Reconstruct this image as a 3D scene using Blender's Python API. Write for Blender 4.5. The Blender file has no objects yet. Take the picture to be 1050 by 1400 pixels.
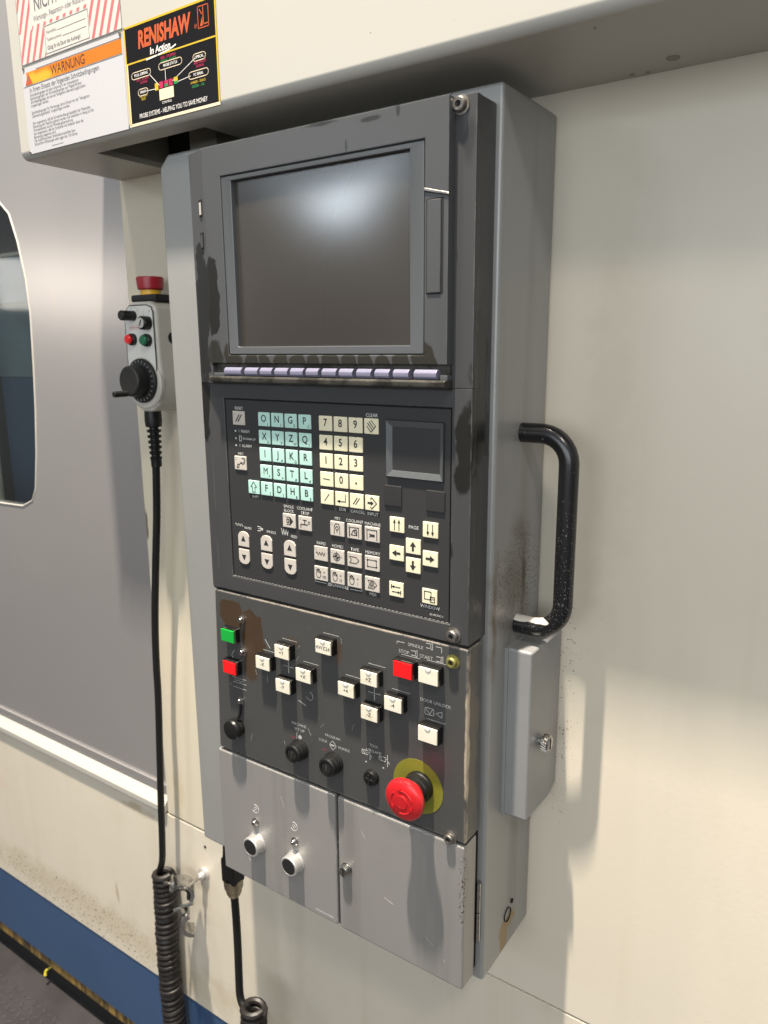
import bpy, bmesh, math, random
from mathutils import Vector, Matrix
random.seed(7)
C = bpy.data.collections.new('scene'); bpy.context.scene.collection.children.link(C)
sc = bpy.context.scene
H0 = 1190.0                      # floor level below camera (mm); everything below is written in mm
def W(x, y, z): return Vector((x/1000.0, y/1000.0, (z+H0)/1000.0))

# ------------------------------------------------------------------ camera
Rm = [[0.8264518354034524, 0.5629583231582969, -0.007435734332488516],
      [0.11453681391669521, -0.1810475969218999, -0.9767820053147055],
      [-0.5512337816354121, 0.8064116157618288, -0.2141065714739252]]
cam = bpy.data.cameras.new('camera'); co = bpy.data.objects.new('camera', cam); C.objects.link(co)
cam.sensor_width = 36; cam.lens = 1030.02/1400*36; cam.clip_end = 100; cam.clip_start = 0.02
r, d, f = Vector(Rm[0]), Vector(Rm[1]), Vector(Rm[2])
m = Matrix(((r.x, -d.x, -f.x), (r.y, -d.y, -f.y), (r.z, -d.z, -f.z))).to_4x4()
m.translation = W(0, -500, 0); co.matrix_world = m
sc.camera = co
cam.dof.use_dof = True; cam.dof.focus_distance = 0.66; cam.dof.aperture_fstop = 9.0

# ------------------------------------------------------------------ world (even indoor ambient) and lamps
w = bpy.data.worlds.new('World'); sc.world = w; w.use_nodes = True
nt = w.node_tree; bg = nt.nodes['Background']
tc = nt.nodes.new('ShaderNodeTexCoord'); sp = nt.nodes.new('ShaderNodeSeparateXYZ'); nt.links.new(tc.outputs['Generated'], sp.inputs[0])
rp = nt.nodes.new('ShaderNodeValToRGB'); nt.links.new(sp.outputs['Z'], rp.inputs[0])
mp = nt.nodes.new('ShaderNodeMapRange'); mp.inputs[1].default_value = -1; mp.inputs[2].default_value = 1
nt.links.new(sp.outputs['Z'], mp.inputs[0]); nt.links.new(mp.outputs[0], rp.inputs[0])
e = rp.color_ramp.elements
e[0].position = 0.40; e[0].color = (0.20, 0.185, 0.17, 1)
e[1].position = 0.72; e[1].color = (0.49, 0.53, 0.56, 1)
nt.links.new(rp.outputs[0], bg.inputs['Color']); bg.inputs['Strength'].default_value = 0.70
sc.view_settings.view_transform = 'Standard'; sc.view_settings.look = 'None'
sc.view_settings.exposure = 0.04; sc.view_settings.gamma = 1.0

def lamp(name, pos, target, sx, sy, power, col, up='Y'):
    l = bpy.data.lights.new(name, 'AREA'); l.shape = 'RECTANGLE'; l.size = sx/1000; l.size_y = sy/1000
    l.energy = power; l.color = col
    o = bpy.data.objects.new(name, l); C.objects.link(o)
    p = W(*pos); t = W(*target); o.location = p
    o.rotation_euler = (t-p).to_track_quat('-Z', up).to_euler()
    return o
lamp('ceiling_lamp', (-440, -610, 2750), (-350, 60, -200), 40, 110, 335, (1.0, 0.89, 0.75))
lamp('far_ceiling_lamp', (-1150, -700, 2750), (-350, 60, -200), 100, 200, 28, (1.0, 0.93, 0.82))
lamp('aisle_lamp', (1100, -1700, 2100), (-350, 0, -250), 300, 300, 24, (1.0, 0.92, 0.80))
lamp('front_fill_light', (420, -2700, 330), (-250, 100, 0), 2600, 1100, 36, (0.88, 0.95, 1.0))  # added cool fill behind the camera, lifts the upper wall and console side
lamp('hall_lamp', (-2610, -3010, 930), (-370, 0, 116), 380, 190, 7.0, (0.78, 0.90, 1.0))
lamp('hall_lamp', (-5580, -3060, 500), (-930, 140, 60), 1200, 380, 4.5, (1.0, 0.90, 0.78))

# ------------------------------------------------------------------ materials
MATS = {}
SPEC = {}
def mat(name, col, rough=0.5, metal=0.0, var=0.0, vscale=6.0, dirt=None, blobs=(), specks=None, wear=None,
        bump=0.0, bscale=400.0, coat=0.0, emit=None, emis=1.0, brushed=False, streak=None, rvar=0.0, wave=0.0, spec=None):
    """blobs: (cx,cy,cz, rx,ry,rz, colour, amount, edge[, roughness]) in mm; a radius of 0 means unbounded."""
    m = bpy.data.materials.new(name); m.use_nodes = True; N = m.node_tree.nodes; L = m.node_tree.links
    b = N['Principled BSDF']
    def nn(t, **k):
        n = N.new(t)
        for a, v in k.items(): setattr(n, a, v)
        return n
    geo = nn('ShaderNodeNewGeometry')
    pos = nn('ShaderNodeVectorMath', operation='MULTIPLY_ADD')
    pos.inputs[1].default_value = (1000, 1000, 1000); pos.inputs[2].default_value = (0, 0, -H0)
    L.new(geo.outputs['Position'], pos.inputs[0]); P = pos.outputs[0]
    cv = nn('ShaderNodeRGB'); cv.outputs[0].default_value = (*col, 1); cur = cv.outputs[0]
    rv = nn('ShaderNodeValue'); rv.outputs[0].default_value = rough; rcur = rv.outputs[0]
    def noise(scale, detail=4, rgh=0.6, stretch=None, dist=0.0):
        n = nn('ShaderNodeTexNoise'); n.inputs['Scale'].default_value = scale; n.inputs['Detail'].default_value = detail
        n.inputs['Roughness'].default_value = rgh; n.inputs['Distortion'].default_value = dist
        v = nn('ShaderNodeVectorMath', operation='MULTIPLY'); L.new(P, v.inputs[0])
        s = stretch or (1, 1, 1); v.inputs[1].default_value = (s[0]/1000, s[1]/1000, s[2]/1000)
        L.new(v.outputs[0], n.inputs['Vector']); return n
    def mr(src, a, bb, c=0.0, dd=1.0, smooth=True):
        n = nn('ShaderNodeMapRange'); n.interpolation_type = 'SMOOTHSTEP' if smooth else 'LINEAR'
        n.inputs[1].default_value = a; n.inputs[2].default_value = bb; n.inputs[3].default_value = c; n.inputs[4].default_value = dd
        L.new(src, n.inputs[0]); return n.outputs[0]
    def mixc(fac, c2):
        nonlocal cur
        n = nn('ShaderNodeMix', data_type='RGBA'); L.new(fac, n.inputs[0]); L.new(cur, n.inputs[6])
        n.inputs[7].default_value = (*c2, 1); cur = n.outputs[2]
    def mixr(fac, v):
        nonlocal rcur
        n = nn('ShaderNodeMix', data_type='FLOAT'); L.new(fac, n.inputs[0]); L.new(rcur, n.inputs[2]); n.inputs[3].default_value = v; rcur = n.outputs[0]
    if var:
        n = noise(vscale, 5); f1 = mr(n.outputs['Fac'], 0.3, 0.7, 0, var)
        mixc(f1, tuple(c*0.45 for c in col))
    if rvar:
        n = noise(9, 6); f1 = mr(n.outputs['Fac'], 0.35, 0.65, 0, 1); mixr(f1, min(1, rough+rvar))
    if dirt:
        dc, sca, lo, hi, am = dirt[:5]
        n = noise(sca, 8, 0.7, dirt[5] if len(dirt) > 5 else None, 0.3); mixc(mr(n.outputs['Fac'], lo, hi, 0, am), dc)
    if streak:
        dc, lo, hi, am = streak
        n = noise(20, 4, 0.6, (1, 1, 0.06)); mixc(mr(n.outputs['Fac'], lo, hi, 0, am), dc)
    if blobs:
        dn = noise(38, 3, 0.5); dv = nn('ShaderNodeVectorMath', operation='SUBTRACT'); L.new(dn.outputs['Color'], dv.inputs[0]); dv.inputs[1].default_value = (.5, .5, .5)
        for bl in blobs:
            cx, cy, cz, rx, ry, rz, bc, am, edge = bl[:9]
            s = nn('ShaderNodeVectorMath', operation='SUBTRACT'); L.new(P, s.inputs[0]); s.inputs[1].default_value = (cx, cy, cz)
            q = nn('ShaderNodeVectorMath', operation='MULTIPLY'); L.new(s.outputs[0], q.inputs[0])
            q.inputs[1].default_value = tuple(0 if k == 0 else 1/k for k in (rx, ry, rz))
            a = nn('ShaderNodeVectorMath', operation='MULTIPLY_ADD'); L.new(dv.outputs[0], a.inputs[0]); a.inputs[1].default_value = (1.9 if rx else 0, 1.9 if ry else 0, 1.5 if rz else 0); L.new(q.outputs[0], a.inputs[2])
            ln = nn('ShaderNodeVectorMath', operation='LENGTH'); L.new(a.outputs[0], ln.inputs[0])
            fac = mr(ln.outputs['Value'], 1-edge, 1.0, am, 0)
            mixc(fac, bc)
            if len(bl) > 9: mixr(fac, bl[9])
    if specks:
        for spk in (specks if isinstance(specks, list) else [specks]):
            dc, sca, thr, am = spk[:4]
            n = noise(sca, 2, 0.5); fac = mr(n.outputs['Fac'], thr, thr+0.03, 0, am)
            if len(spk) > 4:       # restrict to an ellipsoid
                cx, cy, cz, rx, ry, rz = spk[4]
                s = nn('ShaderNodeVectorMath', operation='SUBTRACT'); L.new(P, s.inputs[0]); s.inputs[1].default_value = (cx, cy, cz)
                q = nn('ShaderNodeVectorMath', operation='MULTIPLY'); L.new(s.outputs[0], q.inputs[0])
                q.inputs[1].default_value = tuple(0 if k == 0 else 1/k for k in (rx, ry, rz))
                ln = nn('ShaderNodeVectorMath', operation='LENGTH'); L.new(q.outputs[0], ln.inputs[0])
                mm = nn('ShaderNodeMath', operation='MULTIPLY'); L.new(fac, mm.inputs[0]); L.new(mr(ln.outputs['Value'], 0.5, 1.0, 1, 0), mm.inputs[1]); fac = mm.outputs[0]
            mixc(fac, dc)
    if wear:
        wc, rad, thr, am, nlo = wear
        bv = nn('ShaderNodeBevel'); bv.samples = 4; bv.inputs['Radius'].default_value = rad/1000
        dt = nn('ShaderNodeVectorMath', operation='DOT_PRODUCT'); L.new(bv.outputs[0], dt.inputs[0]); L.new(geo.outputs['True Normal'], dt.inputs[1])
        f1 = mr(dt.outputs['Value'], thr, thr-0.05, 0, 1)
        n = noise(60, 6, 0.7, (1, 1, 0.5)); f2 = mr(n.outputs['Fac'], nlo, nlo+0.06, 0, am)
        mm = nn('ShaderNodeMath', operation='MULTIPLY'); L.new(f1, mm.inputs[0]); L.new(f2, mm.inputs[1]); mixc(mm.outputs[0], wc)
    L.new(cur, b.inputs['Base Color']); L.new(rcur, b.inputs['Roughness']); b.inputs['Metallic'].default_value = metal
    if coat: b.inputs['Coat Weight'].default_value = coat; b.inputs['Coat Roughness'].default_value = 0.12
    if bump:
        n = noise(bscale, 3, 0.6, (1, 1, 0.02) if brushed else None); bp = nn('ShaderNodeBump'); bp.inputs['Strength'].default_value = bump; bp.inputs['Distance'].default_value = 0.0004
        L.new(n.outputs['Fac'], bp.inputs['Height']); L.new(bp.outputs[0], b.inputs['Normal'])
    if wave:
        n = noise(2.6, 1, 0.4); b2 = nn('ShaderNodeBump'); b2.inputs['Strength'].default_value = 1.0; b2.inputs['Distance'].default_value = wave/1000
        L.new(n.outputs['Fac'], b2.inputs['Height'])
        if bump: L.new(b2.outputs[0], bp.inputs['Normal'])
        else: L.new(b2.outputs[0], b.inputs['Normal'])
    if spec is not None: b.inputs['Specular IOR Level'].default_value = spec
    if emit: b.inputs['Emission Color'].default_value = (*emit, 1); b.inputs['Emission Strength'].default_value = emis
    MATS[name] = m; return m

GREASE = (0.012, 0.012, 0.011); BROWN = (0.075, 0.045, 0.024); STEEL = (0.42, 0.36, 0.28)
CREAM = (0.655, 0.595, 0.49)
M_wall = mat('cream_enamel', CREAM, 0.30, dirt=((0.44, 0.39, 0.28), 5, 0.52, 0.78, 0.22, (1, 1, 0.35)), wave=3.0, streak=((0.46, 0.41, 0.29), 0.55, 0.8, 0.22), var=0.05, vscale=3, bump=0.22, bscale=220, rvar=0.10,
             specks=[((0.10, 0.07, 0.04), 330, 0.795, 0.8), ((0.12, 0.09, 0.06), 420, 0.66, 0.8, (-232, 130, -330, 22, 0, 150))],
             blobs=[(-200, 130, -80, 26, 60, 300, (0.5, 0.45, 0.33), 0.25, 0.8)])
M_low = mat('cream_lower_enamel', CREAM, 0.32, dirt=((0.40, 0.33, 0.22), 7, 0.50, 0.78, 0.28), wave=3.0, streak=((0.46, 0.40, 0.28), 0.52, 0.78, 0.3), var=0.08, vscale=4, bump=0.22, bscale=220,
            specks=[((0.09, 0.06, 0.035), 300, 0.785, 0.8), ((0.10, 0.07, 0.04), 260, 0.62, 0.9, (-1090, 130, -940, 320, 0, 50))],
            blobs=[(-895, 130, -682, 50, 40, 12, (0.34, 0.25, 0.10), 0.5, 0.7), (-1000, 130, -930, 900, 0, 48, (0.42, 0.33, 0.19), 0.35, 0.9),
                   (-1350, 130, -760, 120, 0, 90, (0.62, 0.46, 0.38), 0.35, 0.9), (-960, 130, -860, 5, 0, 25, (0.3, 0.22, 0.1), 0.5, 0.6)])
M_pillar = mat('cream_pillar_enamel', (0.62, 0.56, 0.44), 0.34, bump=0.22, bscale=90, var=0.04, vscale=5, wear=((0.16, 0.11, 0.06), 2.0, 0.96, 0.9, 0.55),
               blobs=[(-816, 130, -230, 5, 0, 26, (0.12, 0.09, 0.06), 0.9, 0.5), (-790, 130, -620, 14, 0, 60, (0.5, 0.36, 0.17), 0.3, 0.8)])
M_hood = mat('cream_hood_enamel', (0.44, 0.425, 0.385), 0.36, wave=1.5, bump=0.10, bscale=120, specks=((0.12, 0.08, 0.05), 260, 0.775, 0.8), var=0.05, vscale=4,
             blobs=[(-700, -5, 196, 200, 0, 9, (0.36, 0.30, 0.20), 0.30, 0.9)])
M_under = mat('cavity_dark', (0.012, 0.011, 0.010), 0.9)
M_bracket = mat('bracket_paint', (0.30, 0.28, 0.23), 0.6, var=0.3, vscale=20)
M_blue = mat('blue_enamel', (0.036, 0.078, 0.165), 0.42, var=0.15, vscale=5, bump=0.08, bscale=150, specks=((0.02, 0.02, 0.02), 240, 0.77, 0.8), wear=((0.05, 0.04, 0.03), 1.5, 0.96, 0.6, 0.55))
M_ochre = mat('oily_ochre_edge', (0.30, 0.19, 0.05), 0.5, var=0.6, vscale=30, dirt=((0.03, 0.02, 0.012), 60, 0.4, 0.6, 0.9, (1, 1, 0.2)))
M_black = mat('black_void', (0.008, 0.008, 0.008), 0.85)
M_tread = mat('dark_checker_plate', (0.056, 0.052, 0.054), 0.5, metal=0.2, var=0.5, vscale=14, bump=0.3, bscale=120)
M_tlug = mat('checker_lug', (0.12, 0.11, 0.112), 0.34, metal=0.5, var=0.3, vscale=40)
M_steel = mat('brushed_door_steel', (0.56, 0.54, 0.535), 0.23, metal=0.68, wave=1.6, bump=0.03, bscale=260, var=0.06, vscale=3,
              blobs=[(-990, 136, 60, 3, 0, 30, (0.75, 0.6, 0.4), 0.2, 0.8)])
M_grey = mat('grey_hammer_paint', (0.315, 0.315, 0.305), 0.38, metal=0.25, bump=0.22, bscale=420, var=0.10, vscale=8,
             wear=((0.045, 0.035, 0.028), 1.6, 0.97, 0.9, 0.56), streak=((0.12, 0.11, 0.09), 0.5, 0.75, 0.35),
             specks=((0.04, 0.025, 0.02), 420, 0.60, 0.9, (-257, 82, -195, 20, 60, 60)),
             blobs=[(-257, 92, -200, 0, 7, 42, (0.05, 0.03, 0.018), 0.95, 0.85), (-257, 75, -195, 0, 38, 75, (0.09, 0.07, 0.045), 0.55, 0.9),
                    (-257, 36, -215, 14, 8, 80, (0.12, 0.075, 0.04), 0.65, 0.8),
                    (-257, 72, -552, 0, 10, 16, (0.27, 0.19, 0.08), 0.95, 0.2), (-257, 88, -543, 0, 14, 8, (0.27, 0.19, 0.08), 0.95, 0.2)])
M_greylow = mat('light_grey_paint', (0.300, 0.288, 0.275), 0.36, metal=0.30, bump=0.16, bscale=420, var=0.05, vscale=6,
                wear=((0.07, 0.055, 0.045), 2.0, 0.97, 1.0, 0.53), streak=((0.17, 0.16, 0.145), 0.5, 0.72, 0.4), dirt=((0.20, 0.18, 0.15), 14, 0.56, 0.75, 0.3), specks=[((0.05, 0.04, 0.03), 260, 0.79, 0.9), ((0.06, 0.045, 0.035), 480, 0.58, 0.95, (-264, 0, -450, 4, 12, 60))])
M_dark = mat('dark_console_plastic', (0.050, 0.050, 0.052), 0.36, spec=0.4, bump=0.15, bscale=700, var=0.06, vscale=12, rvar=0.05,
             wear=((0.17, 0.16, 0.14), 1.4, 0.97, 0.6, 0.50), specks=((0.25, 0.23, 0.2), 500, 0.80, 0.6),
             blobs=[(-268, 0, -70, 9, 0, 42, GREASE, 0.9, 0.25, 0.2), (-262, 12, -30, 7, 14, 70, GREASE, 0.8, 0.3, 0.2), (-279, 0, -155, 3, 0, 9, GREASE, .8, .5),
                    (-546, 0, -50, 9, 0, 42, GREASE, 0.92, 0.15, 0.2), (-268, 0, 140, 6, 0, 22, GREASE, 0.5, 0.5),
                    (-546, 2, 166, 14, 0, 6, (0.19, 0.16, 0.12), 0.8, 0.5)])
arcs = []
kx = [(-518.7, -495.8), (-492.9, -475.7), (-474.3, -458.8), (-456.9, -440.5), (-438.9, -423.0), (-421.4, -406.5), (-404.0, -387.5),
      (-386.0, -370.6), (-368.2, -352.3), (-350.2, -334.8), (-332.6, -316.6), (-313.4, -291.6)]
for i, (a, b) in enumerate(kx):
    hh = [16, 14, 11, 14, 9, 9, 13, 9, 14, 8, 12, 17][i]
    arcs.append(((a+b)/2*0.982, -9, -13.5, (b-a)*0.56, 0, hh, (0.026, 0.024, 0.019), 0.95, 0.18, 0.22))
M_bezel = mat('screen_bezel_plastic', (0.066, 0.068, 0.072), 0.36, spec=0.4, bump=0.12, bscale=700, var=0.05, vscale=10,
              wear=((0.02, 0.018, 0.016), 1.4, 0.97, 0.9, 0.52),
              blobs=arcs+[(-521, 0, 45, 9, 0, 42, GREASE, 0.95, 0.12, 0.2), (-540, 0, 28, 14, 0, 62, GREASE, 0.95, 0.12, 0.2), (-520, -9, -6, 12, 0, 12, (0.02, 0.02, 0.016), 0.9, 0.3, 0.2),
                          (-545, 0, -10, 7, 0, 40, GREASE, 0.9, 0.15, 0.2), (-345, -9, 163, 12, 0, 2.5, GREASE, .8, .5), (-390, -9, 167, 20, 0, 2, GREASE, .8, .5),
                          (-321, -9, 166, 2, 0, 5, GREASE, .8, .5), (-368, -9, 147, 1.5, 0, 6, GREASE, .7, .5)])
M_shelf = mat('oily_key_shelf', (0.075, 0.070, 0.060), 0.28, var=0.5, vscale=40, dirt=((0.02, 0.018, 0.014), 45, 0.42, 0.58, 0.9))
M_frame = mat('screen_frame_plastic', (0.074, 0.079, 0.084), 0.34, bump=0.08, bscale=700)
M_glass = mat('dark_screen_glass', (0.040, 0.035, 0.030), 0.205, specks=((0.5, 0.5, 0.48), 900, 0.81, 0.7))
MATS['dark_screen_glass'].node_tree.nodes['Principled BSDF'].inputs['IOR'].default_value = 1.85
M_lcd = mat('small_display_glass', (0.19, 0.185, 0.155), 0.4)
M_plate = mat('keypad_membrane', (0.031, 0.031, 0.032), 0.50, spec=0.35, bump=0.12, bscale=900, var=0.05, vscale=12)
M_groove = mat('groove_shadow_gasket', (0.006, 0.006, 0.006), 0.8)
M_panel = mat('worn_dark_grey_panel', (0.068, 0.068, 0.067), 0.34, metal=0.15, bump=0.12, bscale=500, var=0.10, vscale=9, rvar=0.06,
              wear=((0.38, 0.33, 0.27), 2.6, 0.975, 1.0, 0.44), dirt=((0.16, 0.14, 0.11), 30, 0.62, 0.75, 0.22),
              blobs=[(-525, 0, -260, 14, 0, 17, (0.060, 0.036, 0.019), 0.95, 0.12), (-497, 0, -272, 15, 0, 27, (0.060, 0.036, 0.019), 0.95, 0.1), (-502, 0, -298, 9, 0, 32, (0.066, 0.042, 0.024), 0.9, 0.35),
                     (-262.2, 2, -325, 2.2, 4, 96, (0.50, 0.42, 0.31), 0.95, 0.5), (-262.2, 10, -325, 2.2, 11, 96, (0.15, 0.12, 0.09), 0.6, 0.6), (-400, 0, -236, 150, 0, 2.0, (0.25, 0.22, 0.18), 0.7, 0.6),  # last band paints a light highlight along the panel's top edge
                     (-392, 0, -268, 5, 0, 13, (0.08, 0.05, 0.03), 0.8, 0.6), (-447, 0, -268, 9, 0, 8, (0.075, 0.052, 0.035), 0.7, 0.7)])
M_keym = mat('mint_key', (0.44, 0.68, 0.61), 0.42, var=0.10, vscale=40, dirt=((0.30, 0.42, 0.36), 55, 0.5, 0.72, 0.35))
M_keyc = mat('cream_key', (0.74, 0.69, 0.50), 0.42, var=0.08, vscale=40, dirt=((0.55, 0.44, 0.24), 50, 0.5, 0.72, 0.35))
M_keyg = mat('grey_pink_key', (0.52, 0.475, 0.425), 0.45, var=0.10, vscale=40, dirt=((0.33, 0.27, 0.2), 55, 0.5, 0.72, 0.35))
M_keyd = mat('blank_black_key', (0.018, 0.018, 0.018), 0.6)
M_soft = mat('lilac_soft_key', (0.175, 0.170, 0.245), 0.42, var=0.15, vscale=60)
M_ink = mat('black_ink', (0.02, 0.02, 0.02), 0.6)
M_wht = mat('white_ink', (0.55, 0.55, 0.53), 0.6)
M_wht2 = mat('faded_white_ink', (0.40, 0.40, 0.385), 0.6)
M_redink = mat('red_ink', (0.35, 0.03, 0.05), 0.6)
M_bcase = mat('black_button_case', (0.006, 0.006, 0.006), 0.40, spec=0.25, wear=((0.16, 0.14, 0.12), 1.0, 0.97, 0.8, 0.5))
M_bwhite = mat('aged_white_button_cap', (0.72, 0.68, 0.56), 0.35, dirt=((0.50, 0.40, 0.22), 70, 0.5, 0.7, 0.5))
M_bred = mat('red_button_cap', (0.68, 0.010, 0.012), 0.28, emit=(0.8, 0.01, 0.01), emis=0.12)
M_bgreen = mat('green_button_cap', (0.01, 0.30, 0.04), 0.25, emit=(0.0, 0.5, 0.05), emis=0.10)
M_chrome = mat('polished_metal', (0.50, 0.49, 0.47), 0.20, metal=1.0, dirt=((0.1, 0.09, 0.07), 90, 0.5, 0.66, 0.7))
M_chrdull = mat('dull_steel', (0.30, 0.28, 0.26), 0.38, metal=0.9, dirt=((0.1, 0.08, 0.05), 90, 0.45, 0.65, 0.7))
M_alu = mat('satin_aluminium_ring', (0.66, 0.65, 0.63), 0.38, metal=0.75)
M_blk = mat('black_rubbery_plastic', (0.009, 0.009, 0.009), 0.36, spec=0.35)
M_blkm = mat('matt_black_plastic', (0.014, 0.014, 0.014), 0.5, spec=0.35)
M_estop = mat('red_mushroom_plastic', (0.47, 0.012, 0.016), 0.27, var=0.12, vscale=40)
M_yellow = mat('yellow_green_disc', (0.185, 0.180, 0.020), 0.42, var=0.1, vscale=30)
M_ybolt = mat('yellowed_bolt_head', (0.30, 0.28, 0.09), 0.35, metal=0.6)
M_handle = mat('chipped_black_handle', (0.008, 0.008, 0.009), 0.26, coat=0.15, dirt=((0.35, 0.35, 0.36), 130, 0.64, 0.68, 0.6),
               specks=[((0.55, 0.55, 0.58), 1000, 0.685, 0.9, (-216, 78, -195, 0, 0, 75))],
               blobs=[(-243, 79, -229, 17, 12, 3.5, (0.62, 0.58, 0.52), 0.95, 0.12)])
M_pcream = mat('controller_housing_plastic', (0.50, 0.48, 0.43), 0.42, var=0.05, vscale=30)
M_pface = mat('controller_face_film', (0.66, 0.65, 0.61), 0.40)
M_pred = mat('dark_red_plastic', (0.32, 0.012, 0.022), 0.35)
M_pyel = mat('amber_collar', (0.70, 0.38, 0.02), 0.4)
M_pgrn = mat('deep_green_plastic', (0.0, 0.13, 0.055), 0.35)
M_cord = mat('black_cable_rubber', (0.009, 0.009, 0.009), 0.42, spec=0.3, var=0.2, vscale=40)
M_coil = mat('coiled_cable_rubber', (0.018, 0.015, 0.014), 0.42, spec=0.35, var=0.2, vscale=30)
M_brass = mat('nickel_brass', (0.46, 0.40, 0.28), 0.3, metal=1.0)
M_pane = mat('dark_window_glass', (0.02, 0.025, 0.03), 0.06)
M_s_w = mat('white_sticker', (0.47, 0.468, 0.485), 0.35, dirt=((0.5, 0.45, 0.4), 30, 0.6, 0.8, 0.3))
M_s_c = mat('cream_sticker', (0.53, 0.51, 0.475), 0.35)
M_s_r = mat('salmon_red_print', (0.50, 0.13, 0.14), 0.45)
M_s_o = mat('orange_print', (0.50, 0.15, 0.008), 0.40, blobs=[(-763, 0, 272, 34, 0, 10, (0.66, 0.40, 0.03), 0.8, 0.7)])
M_s_k = mat('black_sticker', (0.006, 0.005, 0.006), 0.30, spec=0.25, specks=((0.4, 0.4, 0.4), 420, 0.79, 0.7))
M_s_y = mat('yellow_print', (0.52, 0.36, 0.02), 0.4)
M_s_or = mat('burnt_orange_print', (0.46, 0.08, 0.02), 0.4)
M_s_g = mat('green_print', (0.02, 0.22, 0.06), 0.4)
M_s_m = mat('magenta_print', (0.42, 0.02, 0.08), 0.4)
M_s_wt = mat('white_print', (0.75, 0.73, 0.70), 0.4)
M_s_cr = mat('cream_print', (0.72, 0.60, 0.42), 0.4)
M_s_t = mat('grey_text_print', (0.12, 0.12, 0.13), 0.5)
M_s_gr = mat('grey_line_print', (0.14, 0.12, 0.12), 0.5)

# ------------------------------------------------------------------ geometry helpers (all mm)
ORG = {}
def nb(): return bmesh.new()
def box(bm, x0, x1, y0, y1, z0, z1, bev=0.0, seg=2):
    t = bmesh.new(); bmesh.ops.create_cube(t, size=1)
    for v in t.verts: v.co = Vector(((x0+x1)/2+v.co.x*(x1-x0), (y0+y1)/2+v.co.y*(y1-y0), (z0+z1)/2+v.co.z*(z1-z0)))
    if bev: bmesh.ops.bevel(t, geom=t.edges[:], offset=bev, segments=seg, profile=0.5, affect='EDGES')
    return merge(bm, t)
def merge(bm, t):
    me = bpy.data.meshes.new('tmp'); t.to_mesh(me); t.free(); bm.from_mesh(me); bpy.data.meshes.remove(me); return bm
AX = {'x': lambda u, v, w: (w, u, v), 'y': lambda u, v, w: (u, w, v), 'z': lambda u, v, w: (u, v, w)}
def prism(bm, pts, axis, a, b, bev=0.0, seg=2, bevall=True):
    """pts: 2D outline; axis x->(y,z), y->(x,z), z->(x,y)"""
    t = bmesh.new(); A = AX[axis]
    lo = [t.verts.new(A(p[0], p[1], a)) for p in pts]; hi = [t.verts.new(A(p[0], p[1], b)) for p in pts]
    t.faces.new(lo); t.faces.new(hi[::-1]); n = len(pts)
    for i in range(n): t.faces.new((lo[i], hi[i], hi[(i+1) % n], lo[(i+1) % n]))
    bmesh.ops.recalc_face_normals(t, faces=t.faces)
    if bev:
        es = t.edges[:] if bevall else [e for e in t.edges if e.calc_face_angle(0) > 0.6]
        bmesh.ops.bevel(t, geom=es, offset=bev, segments=seg, profile=0.5, affect='EDGES')
    return merge(bm, t)
def lathe(bm, prof, c, axis='y', n=32):
    """prof: (radius, position along axis) list, closed with caps when the radius is 0"""
    t = bmesh.new(); A = AX[axis]; rings = []
    for r_, h in prof:
        if r_ < 1e-6: rings.append([t.verts.new(A(0, 0, h))])
        else: rings.append([t.verts.new(A(r_*math.cos(2*math.pi*k/n), r_*math.sin(2*math.pi*k/n), h)) for k in range(n)])
    for a, b in zip(rings[:-1], rings[1:]):
        for k in range(n):
            k2 = (k+1) % n
            if len(a) == 1 and len(b) == 1: continue
            if len(a) == 1: t.faces.new((a[0], b[k], b[k2]))
            elif len(b) == 1: t.faces.new((a[k], b[0], a[k2]))
            else: t.faces.new((a[k], b[k], b[k2], a[k2]))
    bmesh.ops.recalc_face_normals(t, faces=t.faces)
    for v in t.verts: v.co += Vector(c)
    return merge(bm, t)
def smooth_path(pts, n=8):
    P = [Vector(p) for p in pts]; out = []
    for i in range(len(P)-1):
        p0 = P[max(i-1, 0)]; p1 = P[i]; p2 = P[i+1]; p3 = P[min(i+2, len(P)-1)]
        for k in range(n):
            t = k/n
            out.append(0.5*((2*p1)+(-p0+p2)*t+(2*p0-5*p1+4*p2-p3)*t*t+(-p0+3*p1-3*p2+p3)*t**3))
    out.append(P[-1]); return out
def tube(bm, pts, rad, seg=12, caps=True):
    t = bmesh.new(); P = [Vector(p) for p in pts]; rings = []; up = None
    for i, p in enumerate(P):
        d_ = (P[min(i+1, len(P)-1)]-P[max(i-1, 0)]).normalized()
        if up is None:
            up = d_.orthogonal().normalized()
        up = (up-d_*up.dot(d_)).normalized(); s_ = d_.cross(up)
        rr = rad(i/(len(P)-1)) if callable(rad) else rad
        rings.append([t.verts.new(p+up*math.cos(2*math.pi*k/seg)*rr+s_*math.sin(2*math.pi*k/seg)*rr) for k in range(seg)])
    for a, b in zip(rings[:-1], rings[1:]):
        for k in range(seg): t.faces.new((a[k], b[k], b[(k+1) % seg], a[(k+1) % seg]))
    if caps: t.faces.new(rings[0][::-1]); t.faces.new(rings[-1])
    bmesh.ops.recalc_face_normals(t, faces=t.faces)
    return merge(bm, t)
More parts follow.
